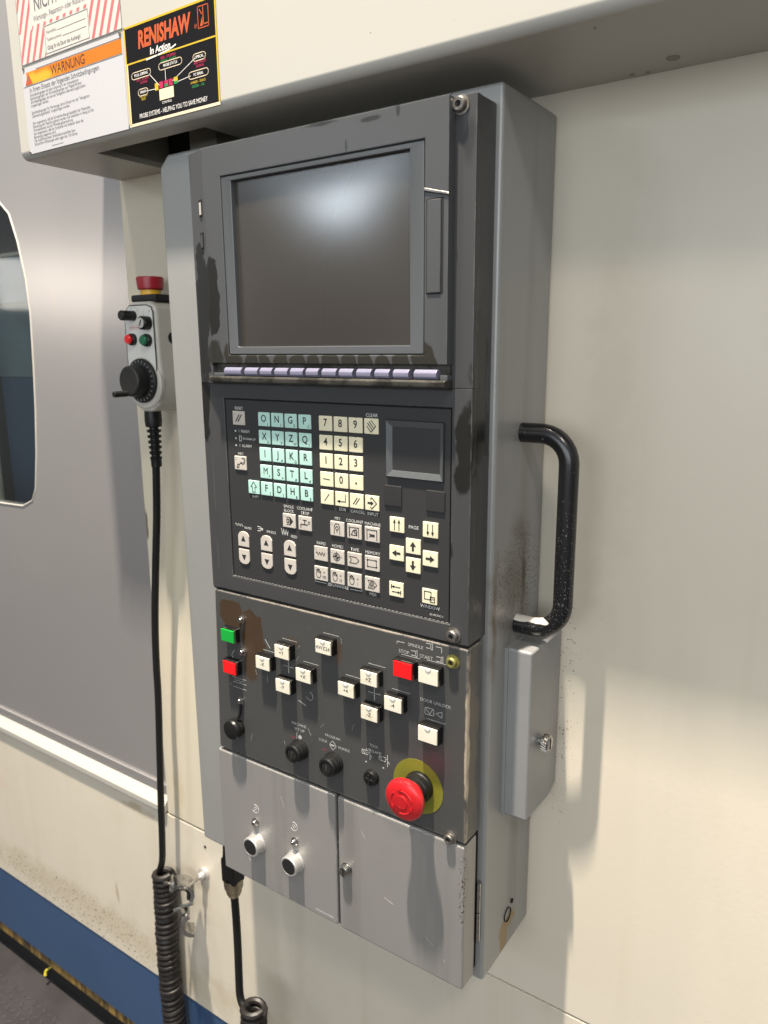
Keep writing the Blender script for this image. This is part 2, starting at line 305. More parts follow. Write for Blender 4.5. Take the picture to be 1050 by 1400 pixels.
def ringplate(bm, outer, inner, y0, y1, yi=None, bev=0.0):
    """rectangular ring facing -Y. outer/inner (x0,x1,z0,z1); yi = front depth at the inner edge"""
    t = bmesh.new(); yi = y0 if yi is None else yi
    def q(R, y): return [t.verts.new((R[0], y, R[2])), t.verts.new((R[1], y, R[2])), t.verts.new((R[1], y, R[3])), t.verts.new((R[0], y, R[3]))]
    of, ob, inf, inb = q(outer, y0), q(outer, y1), q(inner, yi), q(inner, y1)
    for k in range(4):
        j = (k+1) % 4
        t.faces.new((of[k], of[j], inf[j], inf[k])); t.faces.new((ob[k], inb[k], inb[j], ob[j]))
        t.faces.new((of[k], ob[k], ob[j], of[j])); t.faces.new((inf[k], inf[j], inb[j], inb[k]))
    bmesh.ops.recalc_face_normals(t, faces=t.faces)
    if bev: bmesh.ops.bevel(t, geom=[e for e in t.edges if e.calc_face_angle(0) > 0.3], offset=bev, segments=2, profile=0.5, affect='EDGES')
    return merge(bm, t)
def stroke(bm, pts, wd, y, closed=False, th=0.12, O=(0, 0)):
    P = [Vector((p[0]+O[0], p[1]+O[1])) for p in pts]
    if closed: P = P+[P[0]]
    for a, b in zip(P[:-1], P[1:]):
        d_ = b-a
        if d_.length < 1e-6: continue
        d_.normalize(); n = Vector((-d_.y, d_.x))*wd/2; e_ = d_*wd*0.35
        prism(bm, [tuple(a-n-e_), tuple(b-n+e_), tuple(b+n+e_), tuple(a+n-e_)], 'y', y-th, y)
def fillp(bm, pts, y, th=0.12, O=(0, 0)): prism(bm, [(p[0]+O[0], p[1]+O[1]) for p in pts], 'y', y-th, y)
def circ(cx, cz, r_, n=16, a0=0, a1=360): return [(cx+r_*math.cos(math.radians(a0+(a1-a0)*k/n)), cz+r_*math.sin(math.radians(a0+(a1-a0)*k/n))) for k in range(n+(0 if a1-a0 == 360 else 1))]
def text(bm, s, x, z, size, y, align='CENTER', bold=0.0, sx=1.0, shear=0.0, th=0.10, rot=0):
    cu = bpy.data.curves.new('t', 'FONT'); cu.body = s; cu.size = size; cu.align_x = align; cu.align_y = 'CENTER'
    cu.offset = 0 if ('M' in s or 'W' in s) and size < 12 else bold*size; cu.shear = shear; cu.resolution_u = 3; cu.fill_mode = 'FRONT'
    o = bpy.data.objects.new('t', cu); me = bpy.data.meshes.new_from_object(o)
    t = bmesh.new(); t.from_mesh(me); bpy.data.meshes.remove(me); bpy.data.objects.remove(o); bpy.data.curves.remove(cu)
    c_, s_ = math.cos(math.radians(rot)), math.sin(math.radians(rot))
    for v in t.verts:
        u, vv = v.co.x*sx, v.co.y
        v.co = Vector((x+u*c_-vv*s_, y-th, z+u*s_+vv*c_))
    bmesh.ops.recalc_face_normals(t, faces=t.faces)
    for fc in t.faces:
        if fc.normal.y > 0: fc.normal_flip()
    return merge(bm, t)
def obj(name, bm, m, parent=None, org=None, smooth=True, kind=None, ang=32):
    o_ = Vector(org) if org is not None else (ORG[parent.name] if parent else Vector((0, 0, -H0)))
    if isinstance(bm, bpy.types.Mesh): me = bm
    else:
        for v in bm.verts: v.co = (v.co-o_)/1000
        me = bpy.data.meshes.new(name); bm.to_mesh(me); bm.free(); me.materials.append(m)
        if smooth:
            for p in me.polygons: p.use_smooth = True
            me.set_sharp_from_angle(angle=math.radians(ang))
    o = bpy.data.objects.new(name, me); C.objects.link(o); ORG[o.name] = o_
    if smooth and not isinstance(bm, bpy.types.Mesh):
        wn = o.modifiers.new('weighted_normals', 'WEIGHTED_NORMAL'); wn.keep_sharp = True; wn.weight = 90
    if parent: o.parent = parent; o.location = (o_-ORG[parent.name])/1000
    else: o.location = W(*o_)
    if kind: o['kind'] = kind
    return o
def thing(name, label, cat, org, group=None):
    o = bpy.data.objects.new(name, None); o.empty_display_size = 0.02; C.objects.link(o); o.location = W(*org); ORG[o.name] = Vector(org)
    o['label'] = label; o['category'] = cat
    if group: o['group'] = group
    return o
def again(src, parent, org):         # another piece like src, sharing its mesh
    o = src.copy(); C.objects.link(o); o.parent = parent; ORG[o.name] = Vector(org); o.location = (Vector(org)-ORG[parent.name])/1000; return o
def at(x, z, y): return x*(500+y)/500, z*(500+y)/500      # a point sighted on the plane y=0, moved along its ray to depth y

# ================================================================== SETTING
b = nb(); box(b, -3500, 2500, -4000, 160, -1230, -1190); fl = obj('floor', b, M_tread, kind='structure')
b = nb()
for i in range(-2, 40):
    for j in range(0, 22):
        x = -1560+i*16; y = 100-j*16
        a = 45 if (i+j) % 2 else -45
        c_, s_ = math.cos(math.radians(a)), math.sin(math.radians(a))
        pts = [(x+u*c_-v*s_, y+u*s_+v*c_) for u, v in ((-7, 0), (-3, 1.8), (3, 1.8), (7, 0), (3, -1.8), (-3, -1.8))]
        prism(b, pts, 'z', -1190.5, -1188.8)
lug = obj('tread_lugs', b, M_tlug, fl, kind='stuff')

# ================================================================== MACHINE CABINET
cab = thing('machine_cabinet', 'cream enamelled machine housing with overhanging hood and blue base, behind the grey control console', 'machine', (-400, 130, -1190))
# main wall right of / behind the console and the pillar beside the door (one sheet each, 2 mm seams)
b = nb(); box(b, -640, 700, 130, 150, -662.6, 199.5, .8); obj('wall_panel', b, M_wall, cab)
b = nb(); box(b, -817, -640.6, 130, 150, -662.3, 199.5, 1.6); obj('pillar', b, M_pillar, cab)
b = nb(); box(b, -2600, 700, 130, 160, -975, -664.5, 2.0); obj('lower_panel', b, M_low, cab)
b = nb(); box(b, -817, 700, 133, 150, -664.2, -662); obj('panel_joint', b, M_black, cab)
b = nb(); prism(b, [(124, -660.5), (124, -652), (136, -637.5), (150, -637.5), (150, -660.5)], 'x', -2600, -818, 0.8); obj('door_sill', b, M_hood, cab)
b = nb(); box(b, -2600, 700, 131.5, 160, -1113, -977.5, 3.0); obj('blue_base', b, M_blue, cab)
b = nb(); box(b, -2600, 700, 134, 165, -1134, -1113.5, 1.0); obj('base_edge', b, M_ochre, cab)
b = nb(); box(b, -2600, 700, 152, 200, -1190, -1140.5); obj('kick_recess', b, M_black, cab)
b = nb()
for cx, cz, r_ in ((-740.7, -687.6, 2.2),):
    lathe(b, [(0, 129.4), (r_, 129.4), (r_, 130.5)], (cx, 0, cz), 'y', 16)
obj('drilled_hole', b, M_black, cab)
# hood: front sheet, rounded lower edge, underside with a cut-out behind the rim
def arc(cx, cy, r_, a0, a1, n=6): return [(cx+r_*math.cos(math.radians(a0+(a1-a0)*k/n)), cy+r_*math.sin(math.radians(a0+(a1-a0)*k/n))) for k in range(n+1)]
b = nb()
prof = [(3, 480)]+[(y, z) for y, z in arc(11, 207, 8, 180, 270)]+[(31.5, 199), (31.5, 205), (14, 205), (9, 212), (9, 480)]
prism(b, prof, 'x', -812, 900)
box(b, -811.8, -722, 31.5, 134, 199, 205)
box(b, -560, 900, 31.5, 129.8, 199, 205)
box(b, -812.2, -806, 9.5, 133.8, 205.2, 480)
box(b, -812, 900, 3.2, 160, 470, 484)
obj('hood', b, M_hood, cab)
b = nb(); box(b, -806, 900, 128, 136, 205.2, 470); box(b, -728, -560, 9.5, 128, 300, 306); obj('hood_cavity', b, M_under, cab)
b = nb(); box(b, -728, -722.4, 32, 128, 205.2, 300); obj('hood_inner_bracket', b, M_bracket, cab)
b = nb(); box(b, -640, -600, 84, 120, 182, 299, 2); obj('swivel_post', b, M_bracket, cab)
for hx, hy, hr in ((-162, 105, 4.6), (-196, 122, 1.8), (-185, 124, 1.6), (-190, 22, 1.0)):
    b = nb(); lathe(b, [(0, 198.2), (hr, 198.2), (hr, 200)], (hx, hy, 0), 'z', 20); obj('hood_hole', b, M_bracket, cab)

# ================================================================== SLIDING DOOR
door = thing('sliding_door', 'brushed grey steel sliding door with a round-cornered window, left of the hand-held controller', 'door', (-1300, 136, -637))
win = [(-1240, 232), (-1130, 226), (-1100, 208), (-1076, 188), (-1061.9, 149.7), (-1051.4, 99.5), (-1048.5, 49), (-1054, -23), (-1061, -87), (-1071, -153), (-1083, -208), (-1095, -228), (-1123, -240), (-1240, -244)]
WL = -1700
win_full = win+[(WL+60, -250), (WL, -190), (WL, 170), (WL+60, 232)]
b = nb(); t = bmesh.new()
outer = [(-2600, 560), (-818.5, 560), (-818.5, -636), (-2600, -636)]
# fill between outline and window: triangle fill of two loops
vo = [t.verts.new((x, 138, z)) for x, z in outer]; vi = [t.verts.new((x, 138, z)) for x, z in win_full]
es = [t.edges.new((l[i], l[(i+1) % len(l)])) for l in (vo, vi) for i in range(len(l))]
bmesh.ops.triangle_fill(t, use_beauty=True, use_dissolve=False, edges=es)
for fc in t.faces:
    if fc.normal.y > 0: fc.normal_flip()
ex = bmesh.ops.extrude_edge_only(t, edges=[e_ for e_ in t.edges if e_.is_boundary])
for v in ex['geom']:
    if isinstance(v, bmesh.types.BMVert): v.co.y += 14
merge(b, t)
obj('door_leaf', b, M_steel, door)
b = nb(); box(b, -2600, -819, 134.5, 138, -636, -622, 1.6); obj('door_bottom_fold', b, M_steel, door)
b = nb()
def off(P, d_):
    cx = sum(p[0] for p in P)/len(P); cz = sum(p[1] for p in P)/len(P)
    return [(p[0]+(d_ if p[0] > cx else -d_), p[1]+(d_*0.6 if p[1] > cz else -d_*0.6)) for p in P]
pts3 = [(x, 138, z) for x, z in win_full]+[(win_full[0][0], 138, win_full[0][1])]
tube(b, pts3, 1.3, 8); obj('window_seal', b, M_pcream, door)
b = nb(); prism(b, win_full, 'y', 142, 146); pane = obj('window_pane', b, M_pane, door)
nt = M_pane.node_tree; nt.nodes.clear(); no = nt.nodes.new('ShaderNodeOutputMaterial'); tr = nt.nodes.new('ShaderNodeBsdfTransparent'); gl = nt.nodes.new('ShaderNodeBsdfGlossy')
mx = nt.nodes.new('ShaderNodeMixShader'); lw = nt.nodes.new('ShaderNodeLayerWeight'); lw.inputs[0].default_value = 0.5; pw = nt.nodes.new('ShaderNodeMath'); pw.operation = 'POWER'; pw.inputs[1].default_value = 4.0; nt.links.new(lw.outputs['Facing'], pw.inputs[0]); fr = nt.nodes.new('ShaderNodeMath'); fr.operation = 'MULTIPLY_ADD'; fr.inputs[1].default_value = 0.9; fr.inputs[2].default_value = 0.05; nt.links.new(pw.outputs[0], fr.inputs[0]); gl.inputs['Roughness'].default_value = 0.05
tr.inputs[0].default_value = (0.88, 0.93, 0.95, 1); nt.links.new(fr.outputs[0], mx.inputs[0]); nt.links.new(tr.outputs[0], mx.inputs[1]); nt.links.new(gl.outputs[0], mx.inputs[2]); nt.links.new(mx.outputs[0], no.inputs[0])
# what shows through the window
def inner(n, z0, z1, x0, x1, y, col, rg=0.5):
    mt = mat('interior_'+n, col, rg, var=0.35, vscale=12); b = nb(); box(b, x0, x1, y, y+6, z0, z1, 0.8); return obj(n, b, mt, cab)
inner('interior_wall', -52, 88, -2300, -1000, 330, (0.17, 0.21, 0.21))
inner('interior_cover', -420, -52.5, -1482, -1000, 326, (0.05, 0.08, 0.125))
inner('interior_upper_wall', 88.5, 170, -2300, -1000, 332, (0.34, 0.42, 0.50))
inner('interior_light_rail', 170.5, 176, -2300, -1000, 322, (0.8, 0.7, 0.5))
inner('interior_dark_beam', 176.5, 330, -2300, -1000, 330, (0.13, 0.08, 0.07))
inner('interior_light_post', -420, 80, -1520, -1484, 300, (0.6, 0.54, 0.4))
inner('interior_back', -420, 420, -2400, -960, 360, (0.012, 0.012, 0.012))
b = nb(); box(b, -2400, -960, 153, 366, 331, 336); box(b, -966, -960, 153, 360, -420, 330); box(b, -2400, -960, 153, 366, -426, -421); obj('interior_casing', b, M_under, cab)

# ================================================================== CONTROL CONSOLE
con = thing('control_console', 'tall grey machine control console with dark screen, keypad and red stop button', 'control panel', (-440, 129, -570))
XL, XR = -625, -257
b = nb(); prism(b, [(XL, -566), (XR, -570), (XR, 183), (XL+12, 183), (XL, 172)], 'y', 30, 129.5, 3.2, 3, False)
hs = obj('housing', b, M_grey, con, ang=40)
b = nb(); lathe(b, [(0, -1.2), (7, -1.2), (7, 0.4)], (XR+0.9, 80, -533), 'x', 20); obj('plug_hole', b, M_blkm, hs); b = nb(); lathe(b, [(0, -0.8), (2.2, -0.8), (2.2, 0.4)], (XR+0.9, 89, -524), 'x', 12)
obj('plug_hole', b, M_blkm, hs)
# upper console: dark shell with opening for the keypad plate
shell = nb()
box(shell, -551.5, -262.2, 6, 30.5, -233, 169, 1.2)
ringplate(shell, (-541, -262, -233, -30.8), (-521.2, -279.2, -217.6, -45.4), 0, 7, bev=0.9)
box(shell, -281.5, -262, 0, 7, -31.0, 169, 0.9)
prism(shell, [(-551.5, 8), (-551.5, 1.6), (-550, 0.1), (-540.5, 0.1), (-540.5, 8)], 'z', -233, -31)
sh = obj('console_shell', shell, M_dark, con, ang=40)
b = nb(); box(b, -521.0, -279.4, 3.2, 5, -217.4, -45.6); obj('keypad_gasket', b, M_groove, sh)
# keypad plate
kp = nb(); box(kp, -519.9, -280.3, 0.6, 4, -216.6, -46.4, 0.4, 1); plate = obj('keypad_plate', kp, M_plate, con)
YK = 0.6
def keymesh(wd, hh, th=1.2, bev=0.7):
    b = nb(); box(b, -wd/2, wd/2, -th, 0.3, -hh/2, hh/2, bev, 2)
    for v in b.verts:     # slightly dished rim
        pass
    return b
KT = {}
def key(x, z, kind, legend=None, lm=None):
    if kind not in KT:
        wd, hh, mt = {'m': (14.0, 12.6, M_keym), 'c': (14.2, 12.8, M_keyc), 'g': (15.3, 13.0, M_keyg), 'd': (17, 17, M_keyd)}[kind]
        b = keymesh(wd, hh)
        for v in b.verts: v.co += Vector((x, YK, z))
        k = obj('key', b, mt, con, org=(x, YK, z)); KT[kind] = k
    else: k = again(KT[kind], con, (x, YK, z))
    if legend:
        b = nb(); legend(b, x, z, YK-1.2); obj('legend', b, lm or M_ink, k, smooth=False)
    return k
def L(s, small=None, size=8.8, bold=0.014):
    def f_(b, x, z, y):
        text(b, s, x, z+0.5, size, y, bold=bold, sx=0.9)
        if small: text(b, small, x+4.6, z-4.2, 3.6, y, bold=0.012)
    return f_
cols = [-471.5, -455.7, -439.9, -423.9]; rows = [-62.7, -78.7, -94.4, -110.4, -126.2]
for rr, zz in zip(['ONGP', 'XYZQ', 'IJKR', 'MSTL', 'FDHB'], rows):
    sm = {'ONGP': '()EC', 'XYZQ': 'UVW?', 'IJKR': ',AG ', 'MSTL': '*=#4', 'FDHB': '[]&$'}[rr]
    for ch, s2, xx in zip(rr, sm, cols): key(xx, zz, 'm', L(ch, s2 if s2.strip() else None))
def shiftsym(b, x, z, y): stroke(b, [(-1.6, -4.5), (-1.6, 0.4), (-3.6, 0.4), (0, 5), (3.6, 0.4), (1.6, 0.4), (1.6, -4.5)], 0.6, y, True, O=(x, z))
key(-487.4, -126.2, 'm', shiftsym)
nc = [-401.0, -385.1, -369.4, -353.5]
def dash(b, x, z, y): stroke(b, [(-3.4, .4), (3.4, -.1)], 0.7, y, O=(x, z))
def dot(b, x, z, y): fillp(b, circ(x, z-0.5, 0.95, 10), y)
def slash(b, x, z, y): stroke(b, [(-2.4, -3), (2.4, 3)], 0.7, y, O=(x, z))
def eob(b, x, z, y): stroke(b, [(4.2, 4), (4.2, -2), (-3, -2)], 0.7, y, O=(x, z)); fillp(b, [(-5, -2), (-1.6, -0.5), (-1.6, -3.5)], y, O=(x, z))
def cancel(b, x, z, y): stroke(b, [(-3.2, -2.6), (0.8, 2.8)], .8, y, O=(x, z)); stroke(b, [(-.8, -2.8), (3.2, 2.6)], .8, y, O=(x, z))
def inputs(b, x, z, y):
    stroke(b, [(0, 4.6), (4.8, 0), (0, -4.6)], .8, y, O=(x, z)); fillp(b, [(-4.4, .9), (-1, .9), (-1, 2.2), (1.8, 0), (-1, -2.2), (-1, -.9), (-4.4, -.9)], y, O=(x, z)); stroke(b, [(0, 4.6), (-1.3, 3.4)], .8, y, O=(x, z)); stroke(b, [(0, -4.6), (-1.3, -3.4)], .8, y, O=(x, z))
def clear(b, x, z, y):
    stroke(b, [(0, 4.8), (4.6, 0), (0, -4.8), (-4.2, 0)], .7, y, False, O=(x, z)); stroke(b, [(-3.4, 2.4), (1, -2.6)], .8, y, O=(x, z)); stroke(b, [(-1.8, 3.6), (2.4, -1.2)], .8, y, O=(x, z))
grid = [['7', '8', '9', clear], ['4', '5', '6', None], ['1', '2', '3', None], [dash, '0', dot, None], [slash, eob, cancel, inputs]]
for gr, zz in zip(grid, [-62.9, -79.1, -94.9, -110.8, -126.6]):
    for g_, xx in zip(gr, nc):
        if g_ is None: continue
        key(xx, zz, 'c', L(g_, None, 9.0, 0.018) if isinstance(g_, str) else g_)
# reset and help keys
def reset(b, x, z, y): stroke(b, [(-3.4, -3), (1.0, 3)], 1.1, y, O=(x, z)); stroke(b, [(-.6, -3), (3.8, 3)], 1.1, y, O=(x, z))
def mfc(b, x, z, y):
    stroke(b, [(-4.5, -4), (-3.2, -1), (-1.5, -1.8), (-2.2, -4.4)], .8, y, True, O=(x, z)); stroke(b, [(-1.6, -1.2), (0.4, 0)], .7, y, O=(x, z)); fillp(b, circ(x+1.2, z+.4, .9, 8), y)
    stroke(b, circ(3.2, 2.6, 2.2, 10, -120, 120), .6, y, O=(x, z)); stroke(b, circ(3.0, 2.6, 3.4, 10, -110, 60), .5, y, O=(x, z))
key(-502.9, -63.0, 'g', reset); key(-503.3, -104.9, 'g', mfc)
# function keys
def sb(b, x, z, y): stroke(b, [(-3, 3.4), (1, 3.4), (1, -3.4), (-3, -3.4)], .6, y, O=(x, z)); fillp(b, [(1.4, 3.8), (5, 0), (1.4, -3.8)], y, O=(x, z)); stroke(b, [(-2.4, 1.6), (-.4, 1.6), (-.4, -1.6), (-2.4, -1.6)], .9, y, True, O=(x, z))
def tap(b, x, z, y): stroke(b, [(-4.6, -4), (-4.6, -1), (3.4, -1)], .9, y, O=(x, z)); stroke(b, [(0, -1), (0, 3)], .9, y, O=(x, z)); stroke(b, [(-2, 3), (2, 3)], .9, y, O=(x, z)); stroke(b, circ(4.9, 1.2, 1.2, 8), .5, y, True, O=(x, z))
def toolh(b, x, z, y): stroke(b, [(-3, -4.5), (-3, 2), (-1.6, 4.4), (1.6, 4.4), (3, 2), (3, -4.5)], .7, y, O=(x, z)); stroke(b, circ(0, .6, 1.6, 8), .7, y, True, O=(x, z)); stroke(b, [(0, -1), (0, -3)], .8, y, O=(x, z))
def cool(b, x, z, y): stroke(b, [(-5, 3.6), (4.8, 3.6), (4.8, -4.4)], .7, y, O=(x, z)); stroke(b, [(-5, 3.6), (-5, -4.4)], 1.1, y, O=(x, z)); stroke(b, [(-3, -3), (-1, 1), (2, 1), (3, -3)], .7, y, True, O=(x, z)); stroke(b, [(-1, 1), (3, -3)], .6, y, O=(x, z)); stroke(b, circ(1.6, .4, 1.8, 8), .5, y, True, O=(x, z))
def mach(b, x, z, y): stroke(b, [(-5, -4.6), (-5, 3.8), (5, 3.8), (5, -4.6)], .8, y, O=(x, z)); fillp(b, [(-3.2, 1), (-1.6, .2), (2.8, .2), (2.8, -2), (-1.6, -2), (-3.2, -3), (-2, -1)], y, O=(x, z))
def sine(b, x, z, y): stroke(b, [(-5+k*.5, math.sin(k*1.02)*1.3) for k in range(21)], .6, y, O=(x, z))
def home(b, x, z, y):
    stroke(b, circ(-.5, 0, 3.5, 14), .6, y, True, O=(x, z)); stroke(b, circ(-.5, 0, 2.1, 12), .5, y, True, O=(x, z)); stroke(b, [(-.5, 4.6), (-.5, -4.6)], .5, y, O=(x, z)); stroke(b, [(-5, 0), (4, 0)], .5, y, O=(x, z))
    fillp(b, [(-.5, 0), (-.5, 2.6), (-3, 0)], y, O=(x, z)); fillp(b, [(-.5, 0), (-.5, -2.6), (2, 0)], y, O=(x, z)); text(b, '1', x+5.2, z, 3.6, y)
def tape(b, x, z, y): stroke(b, [(-4.8, 2.8), (2, 2.8), (5, 0), (2, -2.8), (-4.8, -2.8), (-3, 0)], .6, y, True, O=(x, z))
def mem(b, x, z, y): stroke(b, [(-4.6, 3), (4.6, 3), (4.6, -3), (-4.6, -3)], .6, y, True, O=(x, z)); fillp(b, [(-5.6, 2.2), (-3.6, 2.2), (-4.6, 4)], y, O=(x, z)); fillp(b, [(5.6, -2.2), (3.6, -2.2), (4.6, -4)], y, O=(x, z)); fillp(b, [(3.8, 4), (3.8, 2), (5.4, 3)], y, O=(x, z)); fillp(b, [(-3.8, -4), (-3.8, -2), (-5.4, -3)], y, O=(x, z))
def hand(t_):
    def f_(b, x, z, y):
        stroke(b, [(-4.4, -3), (-5, 0), (-4.6, 3.4), (-3.8, 3.4), (-3.7, .8), (-3.4, 4.2), (-2.6, 4.2), (-2.5, .8), (-2.0, 3.9), (-1.3, 3.7), (-1.2, .4), (-.5, 2.2), (0, 1.8), (-.2, -2), (-1.4, -4), (-3.4, -4)], .55, y, True, O=(x, z))
        text(b, '×', x+3.8, z+1.4, 4.2, y); text(b, t_, x+3.7, z-2.8, 3.7, y, bold=0.01, sx=.85)
    return f_
def mdi(b, x, z, y): stroke(b, [(-4, 3.4), (1.6, 3.4), (5, 0), (1.6, -3.6), (-4, -3.6), (-2.6, 0)], .55, y, True, O=(x, z)); stroke(b, [(-2, -3), (-1.4, 1.8), (0, 2.8), (1.4, 1.6), (1.8, -1), (3, -2)], .7, y, O=(x, z)); stroke(b, [(-.6, -2.4), (0, 1), (.8, -2)], .7, y, O=(x, z))
FK = [(-445.5, -153.0, sb), (-426.9, -153.2, tap), (-390.7, -153.3, toolh), (-372.3, -153.4, cool), (-353.8, -153.4, mach),
      (-409.6, -178.4, sine), (-391.2, -178.5, home), (-372.7, -178.6, tape), (-354.1, -178.7, mem),
      (-410.0, -196.8, hand('100')), (-391.5, -196.8, hand('10')), (-373.0, -196.8, hand('1')), (-354.3, -197.2, mdi)]
for x, z, g_ in FK:
    k = key(x, z, 'g', g_)
for x, z, g_ in FK+[(-502.9, -63.0, 0), (-503.3, -104.9, 0)]:
    pass
# small window marks in the corner of the grey keys
b = nb()
for x, z, g_ in FK+[(-502.9, -63.0, 0), (-503.3, -104.9, 0)]: stroke(b, [(-6.6, 5.2), (-4.4, 5.2), (-4.4, 3.4), (-6.6, 3.4)], .28, YK-1.2, True, O=(x, z))
obj('indicator_marks', b, M_wht2, plate, smooth=False)
# arrow keys
def arrow(b, x, z, y, a):
    c_, s_ = math.cos(math.radians(a)), math.sin(math.radians(a))
    P = [(-4, 1), (0, 1), (0, 2.9), (4.2, 0), (0, -2.9), (0, -1), (-4, -1)]
    prism(b, [(x+u*c_-v*s_, z+u*s_+v*c_) for u, v in P], 'y', y-.12, y)
def thin2(up):
    def f_(b, x, z, y):
        for dx in (-2.2, 2.2):
            stroke(b, [(dx, -4.4*up), (dx, 2*up)], .8, y, O=(x, z)); fillp(b, [(dx-1.3, 1.6*up), (dx+1.3, 1.6*up), (dx, 4.8*up)][::(1 if up > 0 else -1)], y, O=(x, z))
    return f_
def tab(b, x, z, y):
    stroke(b, [(-4.6, 3.8), (-4.6, .6)], .8, y, O=(x, z)); stroke(b, [(-4, 2.2), (4, 2.2)], .8, y, O=(x, z)); fillp(b, [(-4.6, 2.2), (-1.8, 3.4), (-1.8, 1)], y, O=(x, z))
    stroke(b, [(4.6, -.6), (4.6, -3.8)], .8, y, O=(x, z)); stroke(b, [(-4, -2.2), (4, -2.2)], .8, y, O=(x, z)); fillp(b, [(4.6, -2.2), (1.8, -1), (1.8, -3.4)], y, O=(x, z))
def wind(b, x, z, y): stroke(b, [(-4.6, 4.2), (1.6, 4.2), (1.6, -2.4), (-4.6, -2.4)], .7, y, True, O=(x, z)); stroke(b, [(.8, .2), (5, .2), (5, -4.2), (.8, -4.2)], .7, y, True, O=(x, z)); text(b, 'W', x+2.9, z-2, 3.4, y, bold=.01)
for x, z, g_ in [(-328.9, -141.9, thin2(1)), (-297.2, -142.2, thin2(-1)), (-313.3, -158.0, lambda b, x, z, y: arrow(b, x, z, y, 90)),
                 (-329.4, -165.9, lambda b, x, z, y: arrow(b, x, z, y, 180)), (-313.3, -174.0, lambda b, x, z, y: arrow(b, x, z, y, 270)),
                 (-297.2, -166.0, lambda b, x, z, y: arrow(b, x, z, y, 0)), (-329.8, -197.3, tab), (-297.6, -197.7, wind)]:
    key(x, z, 'c', g_)
# override rockers
def rocker(x, z, up):
    b = nb(); h = 7.4; w_ = 7.0
    top = [(-w_, -h), (w_, -h), (w_, h-4), (w_-2, h-1.2), (w_-5, h), (-w_+5, h), (-w_+2, h-1.2), (-w_, h-4)]
    P = [(x+u, z+v*up) for u, v in top]
    prism(b, P, 'y', YK-1.2, YK+.3, .5, 2)
    k = obj('override_key', b, M_keyg, con, org=(x, YK, z))
    b = nb(); fillp(b, [(x-2.9, z-2.0*up), (x+2.9, z-2.0*up), (x, z+3.6*up)], YK-1.2); obj('legend', b, M_ink, k, smooth=False)
for x in (-504.2, -474.8, -446.0):
    rocker(x, -178.2 if x < -460 else -178.9, 1); rocker(x, -195.6 if x < -460 else -196.2, -1)
key(-332.9, -118.3, 'd'); key(-292.9, -118.6, 'd')
# printed text on the keypad
b = nb(); Y0 = YK
TP = [plate, M_wht]
def T(s, x, z, size=3.7, al='CENTER', sx=1.0, bold=.004):
    t_ = nb(); text(t_, s, x, z, size, Y0, al, bold, sx, th=.08); obj('printed_word', t_, TP[1], TP[0], smooth=False)
T('RESET', -503, -54.2, 3.9); T('MFC', -503.3, -96.4, 3.6); T('CLEAR', -353.5, -54.2, 4.0, bold=.004)
T('I  READY', -504.5, -75.2, 3.6, 'LEFT'); T('RD WARN UP', -499.5, -82.0, 3.0, 'LEFT', .85); T('?  ALARM', -504.5, -88.6, 3.8, 'LEFT')
for z in (-75.2, -82, -88.6): fillp(b, circ(-508.6, z, .9, 10), Y0, .08)
stroke(b, [(-504, -79.6), (-501.4, -79.6), (-501.4, -84.2), (-504, -84.2)], .6, Y0, True)
T('SHIFT', -486.6, -135.4, 3.3); T('EOB', -385.1, -135.8, 3.8); T('CANCEL', -369.2, -136.0, 3.8); T('INPUT', -353.4, -136.2, 4.0)
T('SINGLE', -446.4, -140.2, 3.7); T('BLOCK', -446.2, -144.2, 3.7); T('COOLANT', -427.4, -140.2, 3.7); T('STOP', -427.2, -144.2, 3.9)
T('MF1', -390.7, -144.4, 3.7); T('COOLANT', -372.6, -144.6, 3.7); T('MACHINE', -353.8, -144.8, 3.7)
T('RAPID', -409.6, -169.2, 3.7); T('HOME1', -391.2, -169.4, 3.9); T('TAPE', -372.7, -169.6, 3.9); T('MEMORY', -354.1, -169.8, 3.8)
T('JOG/HANDLE', -391.6, -205.6, 3.9); T('MDI', -354.3, -206.4, 4.0); T('PAGE', -313.4, -142.4, 4.0); T('WINDOW', -297.6, -207.0, 3.9); T('AS-4FUNC-1', -291.5, -212.8, 2.4)
stroke(b, [(-417.4, -203.8), (-417.4, -205.4), (-404.8, -205.4)], .45, Y0); stroke(b, [(-378.4, -205.8), (-366, -205.8), (-366, -203.8)], .45, Y0)
T('RAPID', -498.4, -166.9, 3.3); T('SPINDLE', -468.8, -167.0, 3.3, sx=.95); T('FEED', -441.2, -167.6, 3.5)
stroke(b, [(-515+k*.55, -165.0+math.sin(k*.95)*1.2) for k in range(20)], .5, Y0)
stroke(b, [(-486, -163.6), (-482.4, -163.6), (-480.8, -165.6), (-482.4, -167.6), (-486, -167.6)], .6, Y0); stroke(b, [(-485, -165.6), (-480, -165.6)], .5, Y0); fillp(b, circ(-480.2, -165.6, 1.2, 8), Y0, .08)
stroke(b, [(-456, -161.6), (-454.6, -167.6), (-453.2, -161.6), (-451.8, -167.6), (-450.4, -161.6), (-449, -167.6), (-448, -163)], .5, Y0)
obj('printed_legends', b, M_wht, plate, smooth=False)
b = nb()
for k in range(60):
    x0 = -519+k*4; stroke(b, [(x0, -216.9), (x0+2.6, -216.9)], .35, .5)
obj('plate_edge_highlight', b, M_wht2, plate, smooth=False)
